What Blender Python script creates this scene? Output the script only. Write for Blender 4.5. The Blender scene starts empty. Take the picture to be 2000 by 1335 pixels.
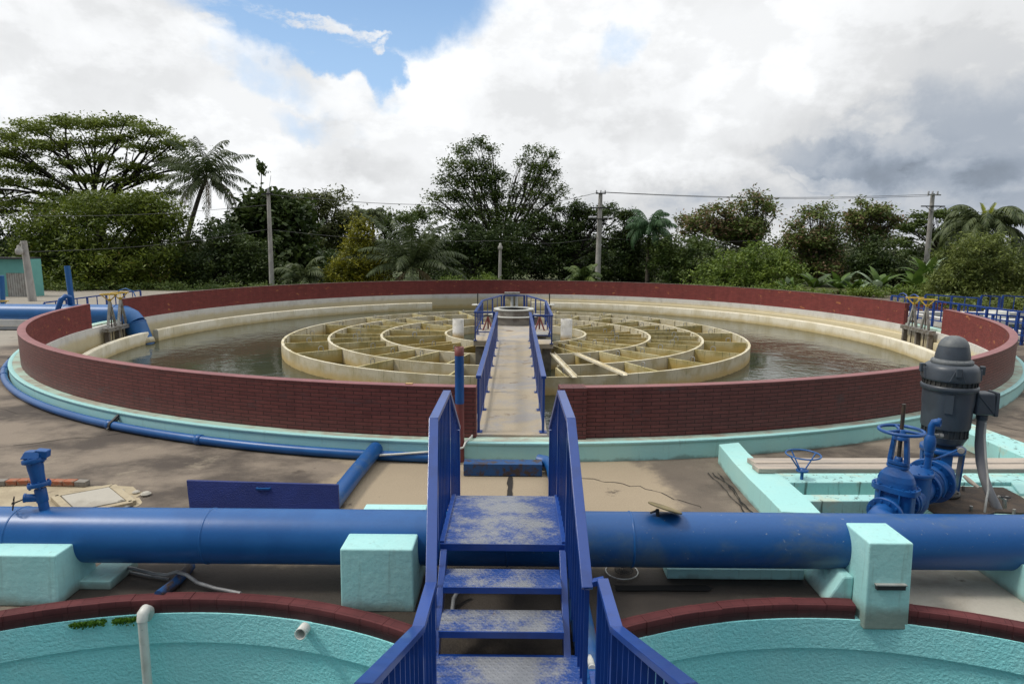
import bpy, math, random
import numpy as np
from mathutils import Vector, Matrix
from mathutils.geometry import delaunay_2d_cdt
R = math.radians
PI = math.pi
S = bpy.context.scene
COL = S.collection
# ------------------------------------------------------------------ camera
F_PX, PITCH, ROLL, YAW = 1240.9, .1491, .00585, .0055
CAM = Vector((.067, 0, 3.33))
CM = Matrix.Rotation(YAW, 3, 'Z') @ Matrix.Rotation(PI/2 - PITCH, 3, 'X') @ Matrix.Rotation(ROLL, 3, 'Z')
cd = bpy.data.cameras.new('camera'); cam = bpy.data.objects.new('camera', cd); COL.objects.link(cam)
cam.matrix_world = Matrix.Translation(CAM) @ CM.to_4x4()
cd.sensor_width = 36; cd.lens = 36*F_PX/2000; cd.clip_end = 5000; cd.clip_start = .05
S.camera = cam

def ray(x, y): return CM @ Vector(((x-1000)/F_PX, -(y-667.5)/F_PX, -1))
def wz(x, y, z):            # photo pixel -> point on the horizontal plane z
    r = ray(x, y); return CAM + r*((z-CAM.z)/r.z)
def wy(x, y, Y):            # photo pixel -> point at distance Y
    r = ray(x, y); return CAM + r*(Y/r.y)
# ------------------------------------------------------------------ sun and sky
SUN_EL, SUN_AZ = 52, -93
sd = bpy.data.lights.new('sun', 'SUN'); sd.energy = 1.9; sd.angle = R(11); sd.color = (1, .95, .87)
so = bpy.data.objects.new('sun', sd); COL.objects.link(so)
sv = Vector((math.sin(R(SUN_AZ))*math.cos(R(SUN_EL)), math.cos(R(SUN_AZ))*math.cos(R(SUN_EL)), math.sin(R(SUN_EL))))
so.rotation_euler = sv.to_track_quat('Z', 'Y').to_euler(); so.location = sv*50
S.view_settings.view_transform = 'Standard'; S.view_settings.look = 'None'
S.view_settings.exposure = 0; S.view_settings.gamma = 1; S.view_settings.use_curve_mapping = False

class NT:
    """small node-tree writer"""
    def __init__(s, tree): s.t = tree; s.n = tree.nodes; s.n.clear()
    def new(s, typ, **k):
        n = s.n.new(typ)
        for a, v in k.items(): setattr(n, a, v)
        return n
    def put(s, sock, v):
        if isinstance(v, bpy.types.NodeSocket): s.t.links.new(v, sock)
        elif v is not None:
            if isinstance(v, (tuple, list)) and len(v) == 3 and sock.type == 'RGBA': v = (*v, 1)
            sock.default_value = v
    def math(s, op, a, b=None, c=None, clamp=False):
        n = s.new('ShaderNodeMath', operation=op, use_clamp=clamp)
        for i, v in enumerate((a, b, c)):
            if v is not None: s.put(n.inputs[i], v)
        return n.outputs[0]
    def noise(s, vec, scale, detail=4, rough=.55, dist=0):
        n = s.new('ShaderNodeTexNoise'); s.put(n.inputs['Vector'], vec)
        n.inputs['Scale'].default_value = scale; n.inputs['Detail'].default_value = detail
        n.inputs['Roughness'].default_value = rough; n.inputs['Distortion'].default_value = dist
        return n.outputs[0]
    def sstep(s, v, a, b):
        n = s.new('ShaderNodeMapRange', interpolation_type='SMOOTHSTEP'); s.put(n.inputs[0], v)
        n.inputs[1].default_value = a; n.inputs[2].default_value = b
        return n.outputs[0]
    def mix(s, f, a, b):
        n = s.new('ShaderNodeMix', data_type='RGBA')
        s.put(n.inputs[0], f); s.put(n.inputs[6], a); s.put(n.inputs[7], b)
        return n.outputs[2]
    def mapping(s, vec, scale=(1, 1, 1), rot=(0, 0, 0), loc=(0, 0, 0)):
        n = s.new('ShaderNodeMapping'); s.put(n.inputs[0], vec)
        n.inputs['Scale'].default_value = scale; n.inputs['Rotation'].default_value = rot; n.inputs['Location'].default_value = loc
        return n.outputs[0]

W = bpy.data.worlds.new('World'); S.world = W; W.use_nodes = True
def build_sky():
    k = NT(W.node_tree)
    sky = k.new('ShaderNodeTexSky', sky_type='NISHITA', sun_disc=False, sun_elevation=R(SUN_EL), sun_rotation=R(SUN_AZ))
    sky.air_density = 1.3; sky.dust_density = 1.0; sky.ozone_density = 2.0
    d = k.new('ShaderNodeTexCoord').outputs['Generated']
    sp = k.new('ShaderNodeSeparateXYZ'); k.put(sp.inputs[0], d)
    dx, dy, dz = sp.outputs
    az = k.math('ARCTAN2', dx, dy); el = k.math('ARCSINE', dz)
    def warp(scale, amp, det=6, off=0):
        m = k.mapping(d, loc=(off, off*.7, 0))
        n = k.noise(m, scale, det, .6)
        return k.math('MULTIPLY', k.math('SUBTRACT', n, .5), amp)
    w1 = warp(5, .45); w2 = warp(5, .45, off=7.3)
    azw = k.math('ADD', az, w1); elw = k.math('ADD', el, w2)
    ws1 = k.math('ADD', az, warp(11, .13, 12)); ws2 = k.math('ADD', el, warp(11, .11, 12, off=3.1))
    def blob(a, e, ra, re, rot=0, A=None, E=None, soft=.6):
        # 1 inside an ellipse of the sky centred at azimuth a, elevation e (degrees)
        A = A or ws1; E = E or ws2
        u = k.math('SUBTRACT', A, R(a)); v = k.math('SUBTRACT', E, R(e))
        c, s_ = math.cos(R(rot)), math.sin(R(rot))
        p = k.math('DIVIDE', k.math('ADD', k.math('MULTIPLY', u, c), k.math('MULTIPLY', v, s_)), R(ra))
        q = k.math('DIVIDE', k.math('SUBTRACT', k.math('MULTIPLY', v, c), k.math('MULTIPLY', u, s_)), R(re))
        r2 = k.math('ADD', k.math('MULTIPLY', p, p), k.math('MULTIPLY', q, q))
        n = k.new('ShaderNodeMapRange', interpolation_type='SMOOTHSTEP'); k.put(n.inputs[0], r2)
        n.inputs[1].default_value = 1+soft; n.inputs[2].default_value = 1-soft
        return n.outputs[0]
    mx = lambda *a: a[0] if len(a) == 1 else k.math('MAXIMUM', a[0], mx(*a[1:]))
    # ---- clear openings
    blue = mx(*[blob(*b, soft=.34) for b in SKY_BLUE])
    wisp = k.math('MULTIPLY', k.sstep(k.noise(k.mapping(d, scale=(1, 1, 3.2)), 5.5, 8, .66), .56, .70), .5)
    wisps = mx(*[blob(*b, soft=.7) for b in SKY_WISP])
    blue = k.math('MULTIPLY', blue, k.math('SUBTRACT', 1, k.math('MULTIPLY', k.math('MULTIPLY', wisps, k.sstep(k.noise(k.mapping(d, scale=(1, 1, 2)), 16, 9, .7), .36, .56)), .9), clamp=True))
    blue = k.math('MULTIPLY', blue, k.math('SUBTRACT', 1, wisp))
    veil = mx(*[blob(*b, soft=.9) for b in SKY_VEIL])       # half-veiled blue
    veil = k.math('MULTIPLY', veil, k.sstep(k.noise(d, 9, 7, .6), .35, .62))
    # ---- cloud brightness
    puff = k.noise(d, 4.2, 10, .58, .25)
    puff2 = k.noise(k.mapping(d, scale=(1, 1, 1.8), loc=(4, 1, 2)), 9, 9, .6)
    b = k.math('ADD', k.math('MULTIPLY', k.sstep(puff, .40, .58), .13), .86)
    b = k.math('ADD', b, k.math('MULTIPLY', k.sstep(puff2, .44, .58), .11))
    for (a, e, ra, re, rot, amt) in SKY_DARK:
        g = blob(a, e, ra, re, rot, soft=.95)
        b = k.math('SUBTRACT', b, k.math('MULTIPLY', g, amt))
    for (a, e, ra, re, rot, amt) in SKY_LIT:
        g = blob(a, e, ra, re, rot, soft=.5)
        b = k.math('ADD', b, k.math('MULTIPLY', g, amt))
    b = k.math('SUBTRACT', b, k.math('MULTIPLY', k.math('MULTIPLY', k.sstep(az, R(15), R(38)), k.sstep(el, R(22), R(9))), .13))
    # sky out of view: dimmed behind the camera, brightened overhead to shape the light
    back = k.sstep(dy, .1, -.5)
    up = k.sstep(dz, .5, .95)
    b = k.math('ADD', b, k.math('MULTIPLY', up, .75))
    b = k.math('ADD', k.math('MULTIPLY', k.math('MAXIMUM', b, .1), .9), .06)
    b = k.math('MINIMUM', b, 1.6)
    b = k.math('MULTIPLY', b, k.math('SUBTRACT', 1, k.math('MULTIPLY', k.math('MULTIPLY', back, k.sstep(dz, 1.05, .55)), .66)))
    dark = k.sstep(b, .78, .34)
    tint = k.mix(dark, (.97, .985, 1.0), (.80, .93, 1.12))
    vm = k.new('ShaderNodeVectorMath', operation='SCALE'); k.put(vm.inputs[0], tint); k.put(vm.inputs['Scale'], b)
    cloud = vm.outputs[0]
    sk = k.new('ShaderNodeVectorMath', operation='SCALE'); k.put(sk.inputs[0], sky.outputs[0]); sk.inputs['Scale'].default_value = .115
    skb = k.mix(.55, sk.outputs[0], (.24, .46, .86))
    skb = k.mix(k.sstep(el, R(26), R(9)), skb, (.42, .64, .94))
    c = k.mix(blue, cloud, skb)
    c = k.mix(k.math('MULTIPLY', veil, .75), c, (.60, .76, .97))
    low = k.sstep(dz, 0, -.03)
    c = k.mix(low, c, (.10, .10, .08))
    bg = k.new('ShaderNodeBackground'); k.put(bg.inputs[0], c); bg.inputs[1].default_value = 1
    o = k.new('ShaderNodeOutputWorld'); k.t.links.new(bg.outputs[0], o.inputs[0])
# (azimuth, elevation, half width, half height, tilt) in degrees
SKY_BLUE = [(-14.5, 19.6, 13.0, 5.2, 0), (-11.6, 14.6, 2.2, 3.0, 8), (-20.5, 18.6, 8, 3.2, -20), (-14.2, 15.6, 5, 2.2, 0), (6, 20.3, 2.6, .7, 0)]
SKY_WISP = [(-17, 17.2, 4.4, .62, -6), (-11.7, 15.7, .8, .5, 30), (-24.5, 16.2, 1.1, .32, 0), (-13, 16.9, 2, .35, -8)]
SKY_VEIL = [(-21, 13.2, 4.6, 1.2, -15), (-16.8, 9.6, 3.4, 1.0, -15), (-12.2, 11.6, 2.2, .8, -10), (9, 16.2, 2.2, 1.2, 20)]
SKY_DARK = [(31, 8.0, 12, 3.2, 0, .22), (38, 12, 12, 8, 0, .18), (25, 6.9, 6, 1.5, -8, .20), (26, 3.4, 20, 3.0, 0, .24), (14, 3.0, 9, 2.2, 0, .13), (-13.6, 6.8, 5, 1.2, -6, .13), (-16.5, 9.2, 3.2, .9, -10, .09),
            (-30, 9.5, 7, 1.4, 0, .05), (12, 9.5, 6, 1.0, -8, .05), (3, 6.0, 6, 1.2, 0, .05)]
SKY_LIT = [(21.8, 13.9, 2.5, 2.2, 0, .10), (28.6, 9.9, 2.8, 1.0, 0, .10), (24.5, 5.9, 3.0, .5, -12, .12), (-13.3, 13, 1.6, 1.2, 0, .05), (-5.5, 14, 3.5, 2.2, 0, .05)]
build_sky()

# ------------------------------------------------------------------ materials
MATS = {}
def mat(name, col, col2=None, rough=.6, n=(2.5, .45, .6), var=.12, bump=0, bscale=80, spec=.4, metal=0, coat=0,
        spots=None, spot_n=(6, .6, .66), stretch=(1, 1, 1), streak=None, zstain=None, rough2=None):
    m = bpy.data.materials.new(name); m.use_nodes = True; k = NT(m.node_tree)
    tc = k.new('ShaderNodeTexCoord').outputs['Object']
    v = k.mapping(tc, scale=stretch) if stretch != (1, 1, 1) else tc
    c = (*col, 1)
    fac = None
    if col2:
        fac = k.sstep(k.noise(v, n[0], 8, .62, .3), n[1], n[2]); c = k.mix(fac, (*col, 1), (*col2, 1))
    if streak:      # vertical run marks: (colour, low, high, amount)
        sn = k.noise(k.mapping(tc, scale=(7, 7, .55)), 2.2, 5, .6)
        c = k.mix(k.math('MULTIPLY', k.sstep(sn, streak[1], streak[2]), streak[3]), c, (*streak[0], 1))
    if zstain:      # water-line stain: (colour, z where full, z where gone, amount)
        pos = k.new('ShaderNodeNewGeometry').outputs['Position']
        sp = k.new('ShaderNodeSeparateXYZ'); k.put(sp.inputs[0], pos)
        zz = k.math('ADD', sp.outputs[2], k.math('MULTIPLY', k.math('SUBTRACT', k.noise(tc, 3, 4), .5), .22))
        for (cc, z0, z1, am) in zstain:
            c = k.mix(k.math('MULTIPLY', k.sstep(zz, z1, z0), am), c, (*cc, 1))
    if spots:
        sf = k.sstep(k.noise(tc, spot_n[0], 9, .7), spot_n[1], spot_n[2]); c = k.mix(sf, c, (*spots, 1))
    fine = k.noise(tc, 38, 4, .7)
    hsv = k.new('ShaderNodeHueSaturation'); k.put(hsv.inputs['Color'], c)
    val = k.math('ADD', k.math('MULTIPLY', k.math('SUBTRACT', fine, .5), var*2), 1)
    big = k.noise(tc, .9, 3, .5)
    val = k.math('ADD', val, k.math('MULTIPLY', k.math('SUBTRACT', big, .5), var*1.6))
    k.put(hsv.inputs['Value'], val)
    p = k.new('ShaderNodeBsdfPrincipled'); k.put(p.inputs['Base Color'], hsv.outputs[0])
    p.inputs['Roughness'].default_value = rough; p.inputs['Specular IOR Level'].default_value = spec
    if rough2 is not None and fac is not None:
        mr = k.new('ShaderNodeMapRange'); k.put(mr.inputs[0], fac); mr.inputs[3].default_value = rough; mr.inputs[4].default_value = rough2
        k.put(p.inputs['Roughness'], mr.outputs[0])
    p.inputs['Metallic'].default_value = metal; p.inputs['Coat Weight'].default_value = coat
    if bump:
        bn = k.new('ShaderNodeBump'); bn.inputs['Strength'].default_value = min(1, bump); bn.inputs['Distance'].default_value = .02*max(1, bump)
        k.put(bn.inputs['Height'], k.noise(tc, bscale, 5, .6)); k.put(p.inputs['Normal'], bn.outputs[0])
    o = k.new('ShaderNodeOutputMaterial'); k.t.links.new(p.outputs[0], o.inputs[0])
    MATS[name] = m; return m

def brick(name, col, col2, mortar, bw=.235, bh=.0631, patch=None, patch_n=(2.4, .6, .68), ms=.005, rough=.55, grey=None, depth=.6):
    m = bpy.data.materials.new(name); m.use_nodes = True; k = NT(m.node_tree)
    tcn = k.new('ShaderNodeTexCoord'); uv = tcn.outputs['UV']; tc = tcn.outputs['Object']
    b = k.new('ShaderNodeTexBrick'); b.offset = .5
    wob = k.new('ShaderNodeVectorMath', operation='ADD'); k.put(wob.inputs[0], uv)
    ns = k.new('ShaderNodeTexNoise'); k.put(ns.inputs['Vector'], tc); ns.inputs['Scale'].default_value = 6
    sc = k.new('ShaderNodeVectorMath', operation='MULTIPLY_ADD'); k.put(sc.inputs[0], ns.outputs['Color'])
    sc.inputs[1].default_value = (.006, .006, 0); sc.inputs[2].default_value = (-.003, -.003, 0); k.put(wob.inputs[1], sc.outputs[0])
    k.put(b.inputs['Vector'], wob.outputs[0])
    for i, v in (('Color1', col), ('Color2', col2), ('Mortar', mortar)): b.inputs[i].default_value = (*v, 1)
    b.inputs['Scale'].default_value = 1; b.inputs['Mortar Size'].default_value = ms; b.inputs['Mortar Smooth'].default_value = .3
    b.inputs['Brick Width'].default_value = bw; b.inputs['Row Height'].default_value = bh; b.inputs['Bias'].default_value = -.1
    c = b.outputs[0]
    if patch:
        pf = k.sstep(k.noise(k.mapping(uv, scale=(1, 2.2, 1)), patch_n[0], 8, .66), patch_n[1], patch_n[2]); c = k.mix(pf, c, (*patch, 1))
    if grey:
        gf = k.sstep(k.noise(k.mapping(uv, scale=(1.6, .5, 1), loc=(3, 5, 0)), 1.7, 9, .7), .62, .74); c = k.mix(k.math('MULTIPLY', gf, .6), c, (*grey, 1))
    hs = k.new('ShaderNodeHueSaturation'); k.put(hs.inputs['Color'], c)
    k.put(hs.inputs['Value'], k.math('ADD', k.math('MULTIPLY', k.noise(k.mapping(uv, scale=(3.2, .35, 1)), 1.6, 6, .65), .55), k.math('ADD', k.math('MULTIPLY', k.noise(tc, 5, 6, .7), .6), .42)))
    p = k.new('ShaderNodeBsdfPrincipled'); k.put(p.inputs['Base Color'], hs.outputs[0]); p.inputs['Roughness'].default_value = rough
    p.inputs['Specular IOR Level'].default_value = .3
    bn = k.new('ShaderNodeBump'); bn.inputs['Strength'].default_value = depth; bn.inputs['Distance'].default_value = .012; bn.invert = True
    h = k.math('ADD', b.outputs['Fac'], k.math('MULTIPLY', k.noise(tc, 60, 4), -.35))
    k.put(bn.inputs['Height'], h); k.put(p.inputs['Normal'], bn.outputs[0])
    o = k.new('ShaderNodeOutputMaterial'); k.t.links.new(p.outputs[0], o.inputs[0])
    MATS[name] = m; return m

def leafmat(name, dark, light, tip=None, rough=.5, trans=.25, big=1.2):
    m = bpy.data.materials.new(name); m.use_nodes = True; k = NT(m.node_tree)
    g = k.new('ShaderNodeNewGeometry'); tc = k.new('ShaderNodeTexCoord').outputs['Object']
    r = g.outputs['Random Per Island']
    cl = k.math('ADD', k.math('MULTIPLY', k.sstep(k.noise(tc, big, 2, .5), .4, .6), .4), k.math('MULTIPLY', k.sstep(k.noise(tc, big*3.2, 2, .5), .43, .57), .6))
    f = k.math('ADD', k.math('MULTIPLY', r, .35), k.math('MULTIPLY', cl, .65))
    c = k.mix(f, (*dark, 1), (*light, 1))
    if tip: c = k.mix(k.sstep(k.math('ADD', k.math('MULTIPLY', r, .5), k.math('MULTIPLY', k.noise(tc, big*.7, 4), .6)), tip[1], tip[1]+.1), c, (*tip[0], 1))
    p = k.new('ShaderNodeBsdfPrincipled'); k.put(p.inputs['Base Color'], c); p.inputs['Roughness'].default_value = rough
    p.inputs['Specular IOR Level'].default_value = .3
    t = k.new('ShaderNodeBsdfTranslucent'); k.put(t.inputs[0], c)
    mx = k.new('ShaderNodeMixShader'); mx.inputs[0].default_value = trans
    k.t.links.new(p.outputs[0], mx.inputs[1]); k.t.links.new(t.outputs[0], mx.inputs[2])
    o = k.new('ShaderNodeOutputMaterial'); k.t.links.new(mx.outputs[0], o.inputs[0])
    MATS[name] = m; return m

mat('pipe_blue', (.006, .082, .27), (.010, .10, .31), rough=.36, spec=.5, n=(1.5, .4, .6), var=.10, bump=.06, bscale=9, spots=(.22, .28, .36), spot_n=(13, .69, .74))
mat('pipe_blue_dusty', (.006, .078, .26), (.06, .115, .20), rough=.4, spec=.5, n=(1.1, .52, .68), var=.12, bump=.08, bscale=10, spots=(.26, .29, .32), spot_n=(22, .63, .70), stretch=(1, 1.3, 1))
mat('valve_blue', (.006, .080, .28), (.008, .062, .22), rough=.38, spec=.5, var=.12, bump=.1, bscale=45, spots=(.10, .12, .14), spot_n=(16, .68, .74))
mat('far_pipe_blue', (.016, .11, .30), (.02, .12, .34), rough=.4, spec=.5, var=.08)
mat('rail_blue', (.010, .055, .27), (.009, .045, .22), rough=.32, spec=.6, coat=.15, var=.10, bump=.05, bscale=25, spots=(.16, .17, .2), spot_n=(19, .70, .76))
mat('dirty_blue', (.015, .07, .2), (.06, .04, .03), rough=.6, n=(7, .45, .62), var=.2, bump=.3, bscale=40)
mat('teal_paint', (.37, .68, .65), (.41, .69, .64), rough=.65, n=(1.3, .4, .65), var=.07, bump=.12, bscale=22, spots=(.22, .33, .28), spot_n=(7, .64, .74), zstain=[((.13, .13, .10), -.01, .06, .6)], streak=((.22, .32, .26), .60, .74, .35))
mat('teal_clean', (.37, .68, .66), (.41, .70, .67), rough=.62, n=(1.6, .4, .65), var=.09, bump=.3, bscale=14, spots=(.26, .36, .31), spot_n=(7, .64, .74), zstain=[((.17, .15, .11), -.01, .13, .75)], streak=((.25, .40, .36), .56, .72, .4))
mat('teal_stained', (.36, .65, .62), (.48, .55, .44), rough=.7, n=(2.4, .5, .7), var=.1, bump=.15, bscale=22, streak=((.05, .06, .045), .56, .68, .8))
mat('ledge_top', (.42, .56, .46), (.36, .33, .26), rough=.75, n=(1.6, .42, .62), var=.12, bump=.15, bscale=30)
mat('rough_turquoise', (.33, .84, .86), (.38, .84, .85), rough=.6, n=(1.0, .4, .6), var=.10, bump=1.0, bscale=33, spec=.45)
mat('white_plaster', (.72, .70, .65), (.60, .58, .53), rough=.7, n=(1.8, .45, .65), var=.07, bump=.1, bscale=20, zstain=[((.60, .50, .26), -.15, .12, .75), ((.48, .35, .13), -.62, -.30, .85)], streak=((.3, .28, .22), .58, .72, .4))
mat('cream_concrete', (.76, .70, .55), (.64, .57, .40), rough=.65, n=(1.3, .42, .62), var=.08, bump=.12, bscale=20, zstain=[((.55, .42, .18), -.66, -.42, .8), ((.22, .17, .07), -.74, -.64, .7)], streak=((.30, .26, .16), .56, .7, .45))
mat('baffle_concrete', (.60, .53, .31), (.40, .33, .13), rough=.7, n=(1.5, .40, .60), var=.14, bump=.15, bscale=24, zstain=[((.52, .36, .10), -.50, -.20, .85), ((.13, .09, .025), -.72, -.52, .85)], streak=((.15, .15, .07), .55, .68, .7))
mat('ring_concrete', (.64, .58, .43), (.50, .43, .26), rough=.7, n=(1.6, .42, .64), var=.10, bump=.15, bscale=24, zstain=[((.58, .42, .16), -.62, -.34, .85), ((.15, .11, .04), -.74, -.62, .8)], streak=((.18, .19, .09), .58, .72, .6))
mat('white_cyl', (.60, .58, .54), (.5, .48, .42), rough=.6, var=.08, zstain=[((.36, .24, .08), -.40, -.15, .9)])
mat('concrete', (.17, .135, .10), (.07, .054, .042), rough=.85, n=(.55, .42, .62), var=.22, bump=.5, bscale=30, spots=(.33, .28, .20), spot_n=(.8, .55, .68))
mat('deck_concrete', (.42, .35, .25), (.33, .31, .29), rough=.85, n=(1.0, .4, .6), var=.2, bump=.4, bscale=35, spots=(.15, .10, .06), spot_n=(2.2, .55, .70))
mat('grey_concrete', (.24, .22, .19), (.14, .12, .10), rough=.85, n=(1.6, .45, .6), var=.2, bump=.4, bscale=25)
mat('shade_painted_soil', (.05, .04, .03), (.028, .022, .018), rough=.95, n=(1.3, .42, .6), var=.25, bump=.7, bscale=25)
mat('pale_slab', (.42, .39, .33), (.30, .27, .22), rough=.8, n=(.9, .45, .62), var=.12, bump=.25, bscale=28, spots=(.12, .10, .07), spot_n=(3.2, .62, .70))
mat('sand_slab', (.44, .37, .25), (.33, .27, .18), rough=.85, n=(1.3, .42, .6), var=.15, bump=.4, bscale=30, spots=(.20, .16, .11), spot_n=(2.0, .58, .70))
mat('crack', (.025, .022, .02), rough=1)
mat('motor_grey', (.052, .064, .080), (.042, .05, .062), rough=.40, spec=.5, var=.12, bump=.06, bscale=30, spots=(.09, .09, .09), spot_n=(9, .64, .72))
mat('motor_top', (.11, .12, .13), (.15, .16, .16), rough=.5, n=(6, .4, .6), var=.12, bump=.1, bscale=30, spots=(.35, .35, .33), spot_n=(8, .68, .73))
mat('motor_dark', (.03, .035, .04), (.055, .052, .045), rough=.55, var=.15, bump=.2, bscale=40)
mat('conduit_grey', (.17, .17, .18), (.13, .13, .13), rough=.45, var=.06)
mat('steel', (.33, .32, .30), (.2, .18, .15), rough=.45, n=(8, .4, .6), var=.15, metal=.5)
mat('stem_steel', (.06, .055, .05), (.10, .07, .05), rough=.4, n=(12, .4, .6), metal=.6)
mat('rust', (.085, .06, .042), (.05, .038, .03), rough=.85, n=(4, .4, .6), var=.2, bump=.4, bscale=30)
mat('galvanised', (.36, .36, .34), (.26, .25, .22), rough=.5, var=.12)
mat('yellow_paint', (.50, .33, .03), (.38, .25, .03), rough=.45, var=.08)
mat('wood', (.46, .39, .32), (.34, .30, .26), rough=.8, n=(2.2, .4, .62), var=.15, bump=.35, bscale=30, stretch=(.5, 6, 6), spots=(.16, .11, .08), spot_n=(5, .66, .74))
mat('pvc_white', (.62, .62, .57), (.5, .5, .44), rough=.4, n=(5, .5, .7), var=.06, spots=(.25, .32, .30), spot_n=(14, .62, .7))
mat('pvc_grey', (.30, .30, .29), (.2, .2, .2), rough=.4, var=.08)
mat('red_paint', (.20, .05, .045), (.15, .045, .04), rough=.5, var=.1)
mat('coping_red', (.27, .10, .10), (.22, .08, .08), rough=.5, n=(3, .4, .65), var=.14, bump=.15, bscale=30, spots=(.34, .19, .16), spot_n=(9, .68, .76))
mat('old_coping', (.20, .13, .11), (.12, .07, .06), rough=.8, n=(4, .4, .6), var=.2, bump=.3, bscale=30)
mat('red_brick_edge', (.36, .12, .06), (.24, .17, .12), rough=.85, n=(5, .45, .6), var=.2, bump=.4, bscale=30)
mat('pole_concrete', (.42, .40, .37), (.30, .28, .26), rough=.8, n=(3, .4, .65), var=.12, stretch=(1, 1, .4))
mat('dark_iron', (.03, .03, .032), rough=.6)
mat('ceramic', (.5, .5, .52), rough=.3)
mat('wire', (.06, .06, .06), rough=.6)
mat('bark', (.10, .08, .06), (.05, .04, .03), rough=.9, n=(6, .4, .6), var=.2)
mat('dark_bark', (.035, .03, .024), (.025, .02, .017), rough=.95, var=.2)
mat('palm_bark', (.12, .10, .08), (.06, .05, .04), rough=.9, n=(3, .4, .6), stretch=(1, 1, 5))
mat('grass', (.055, .08, .02), (.085, .09, .03), rough=.95, n=(.2, .4, .6), var=.3, bump=.8, bscale=4)
mat('teal_wall', (.16, .42, .38), (.14, .38, .35), rough=.7, n=(1, .4, .6), var=.05)
mat('vent_block', (.42, .41, .38), (.34, .32, .29), rough=.8, var=.1)
mat('void', (.008, .008, .008), rough=1)
mat('foam', (.52, .50, .44), (.10, .11, .10), rough=.5, n=(3.2, .46, .56), var=.15, bump=.5, bscale=20)
mat('ochre', (.58, .36, .15), (.5, .33, .16), rough=.8, var=.1)
mat('glass_white', (.75, .76, .74), rough=.3)
mat('brass_disc', (.26, .21, .10), (.19, .15, .08), rough=.6, n=(5, .4, .6), var=.15)
leafmat('leaf_weed', (.05, .14, .012), (.13, .27, .03), big=6)
mat('moss', (.04, .11, .012), (.07, .15, .02), rough=.9, n=(9, .4, .6), var=.3)
brick('brick_painted', (.165, .048, .043), (.13, .038, .036), (.060, .018, .017), bw=.30, depth=.9, ms=.007, rough=.45, grey=(.20, .12, .11), patch=(.10, .05, .05), patch_n=(1.3, .56, .70))
brick('brick_inner', (.24, .052, .045), (.19, .043, .038), (.11, .05, .045), bw=.26, patch=(.44, .17, .07), patch_n=(1.9, .60, .68), ms=.006, rough=.8, grey=(.28, .22, .2), depth=.5)
brick('curb_brick', (.13, .036, .037), (.10, .028, .030), (.035, .01, .011), bw=.30, bh=.075, ms=.002, rough=.75, depth=.4)
leafmat('leaf_rain', (.08, .12, .02), (.26, .31, .05), tip=((.06, .06, .03), .86), big=.25)
leafmat('leaf_mango', (.028, .055, .008), (.20, .25, .03), tip=((.19, .15, .04), .78), big=.35)
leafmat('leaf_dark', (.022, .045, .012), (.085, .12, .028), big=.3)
leafmat('leaf_mid', (.04, .075, .018), (.15, .20, .045), tip=((.13, .09, .045), .86), big=.3)
leafmat('leaf_olive', (.07, .085, .03), (.19, .21, .075), tip=((.17, .11, .055), .8), big=.3)
leafmat('leaf_rust', (.06, .10, .025), (.20, .25, .06), tip=((.26, .17, .10), .60), big=.3)
leafmat('leaf_yellow', (.07, .09, .008), (.36, .34, .03), tip=((.24, .15, .025), .76), big=.5)
leafmat('leaf_bright', (.06, .11, .015), (.22, .29, .045), big=.4)
leafmat('leaf_rmango', (.06, .09, .02), (.22, .26, .06), tip=((.2, .19, .07), .78), big=.5)
leafmat('leaf_palm', (.045, .07, .026), (.15, .18, .07), big=.6)
leafmat('leaf_coconut', (.025, .042, .014), (.10, .13, .045), big=.6)
leafmat('leaf_palm_fresh', (.035, .085, .035), (.09, .17, .07), big=.6)
leafmat('leaf_palm_dry', (.12, .085, .035), (.22, .17, .08), big=.6)
leafmat('leaf_palm_bright', (.20, .24, .02), (.40, .42, .05), big=.6)
leafmat('leaf_banana', (.04, .09, .015), (.14, .22, .04), tip=((.28, .17, .05), .80), big=.7, trans=.3)
leafmat('leaf_banana_pale', (.20, .28, .17), (.34, .42, .28), big=.7)
leafmat('leaf_far', (.06, .075, .04), (.12, .135, .07), big=.08)  # greyer green, with distance haze put into the leaf colour
leafmat('flower_red', (.12, .02, .02), (.25, .05, .05), big=2)

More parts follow.
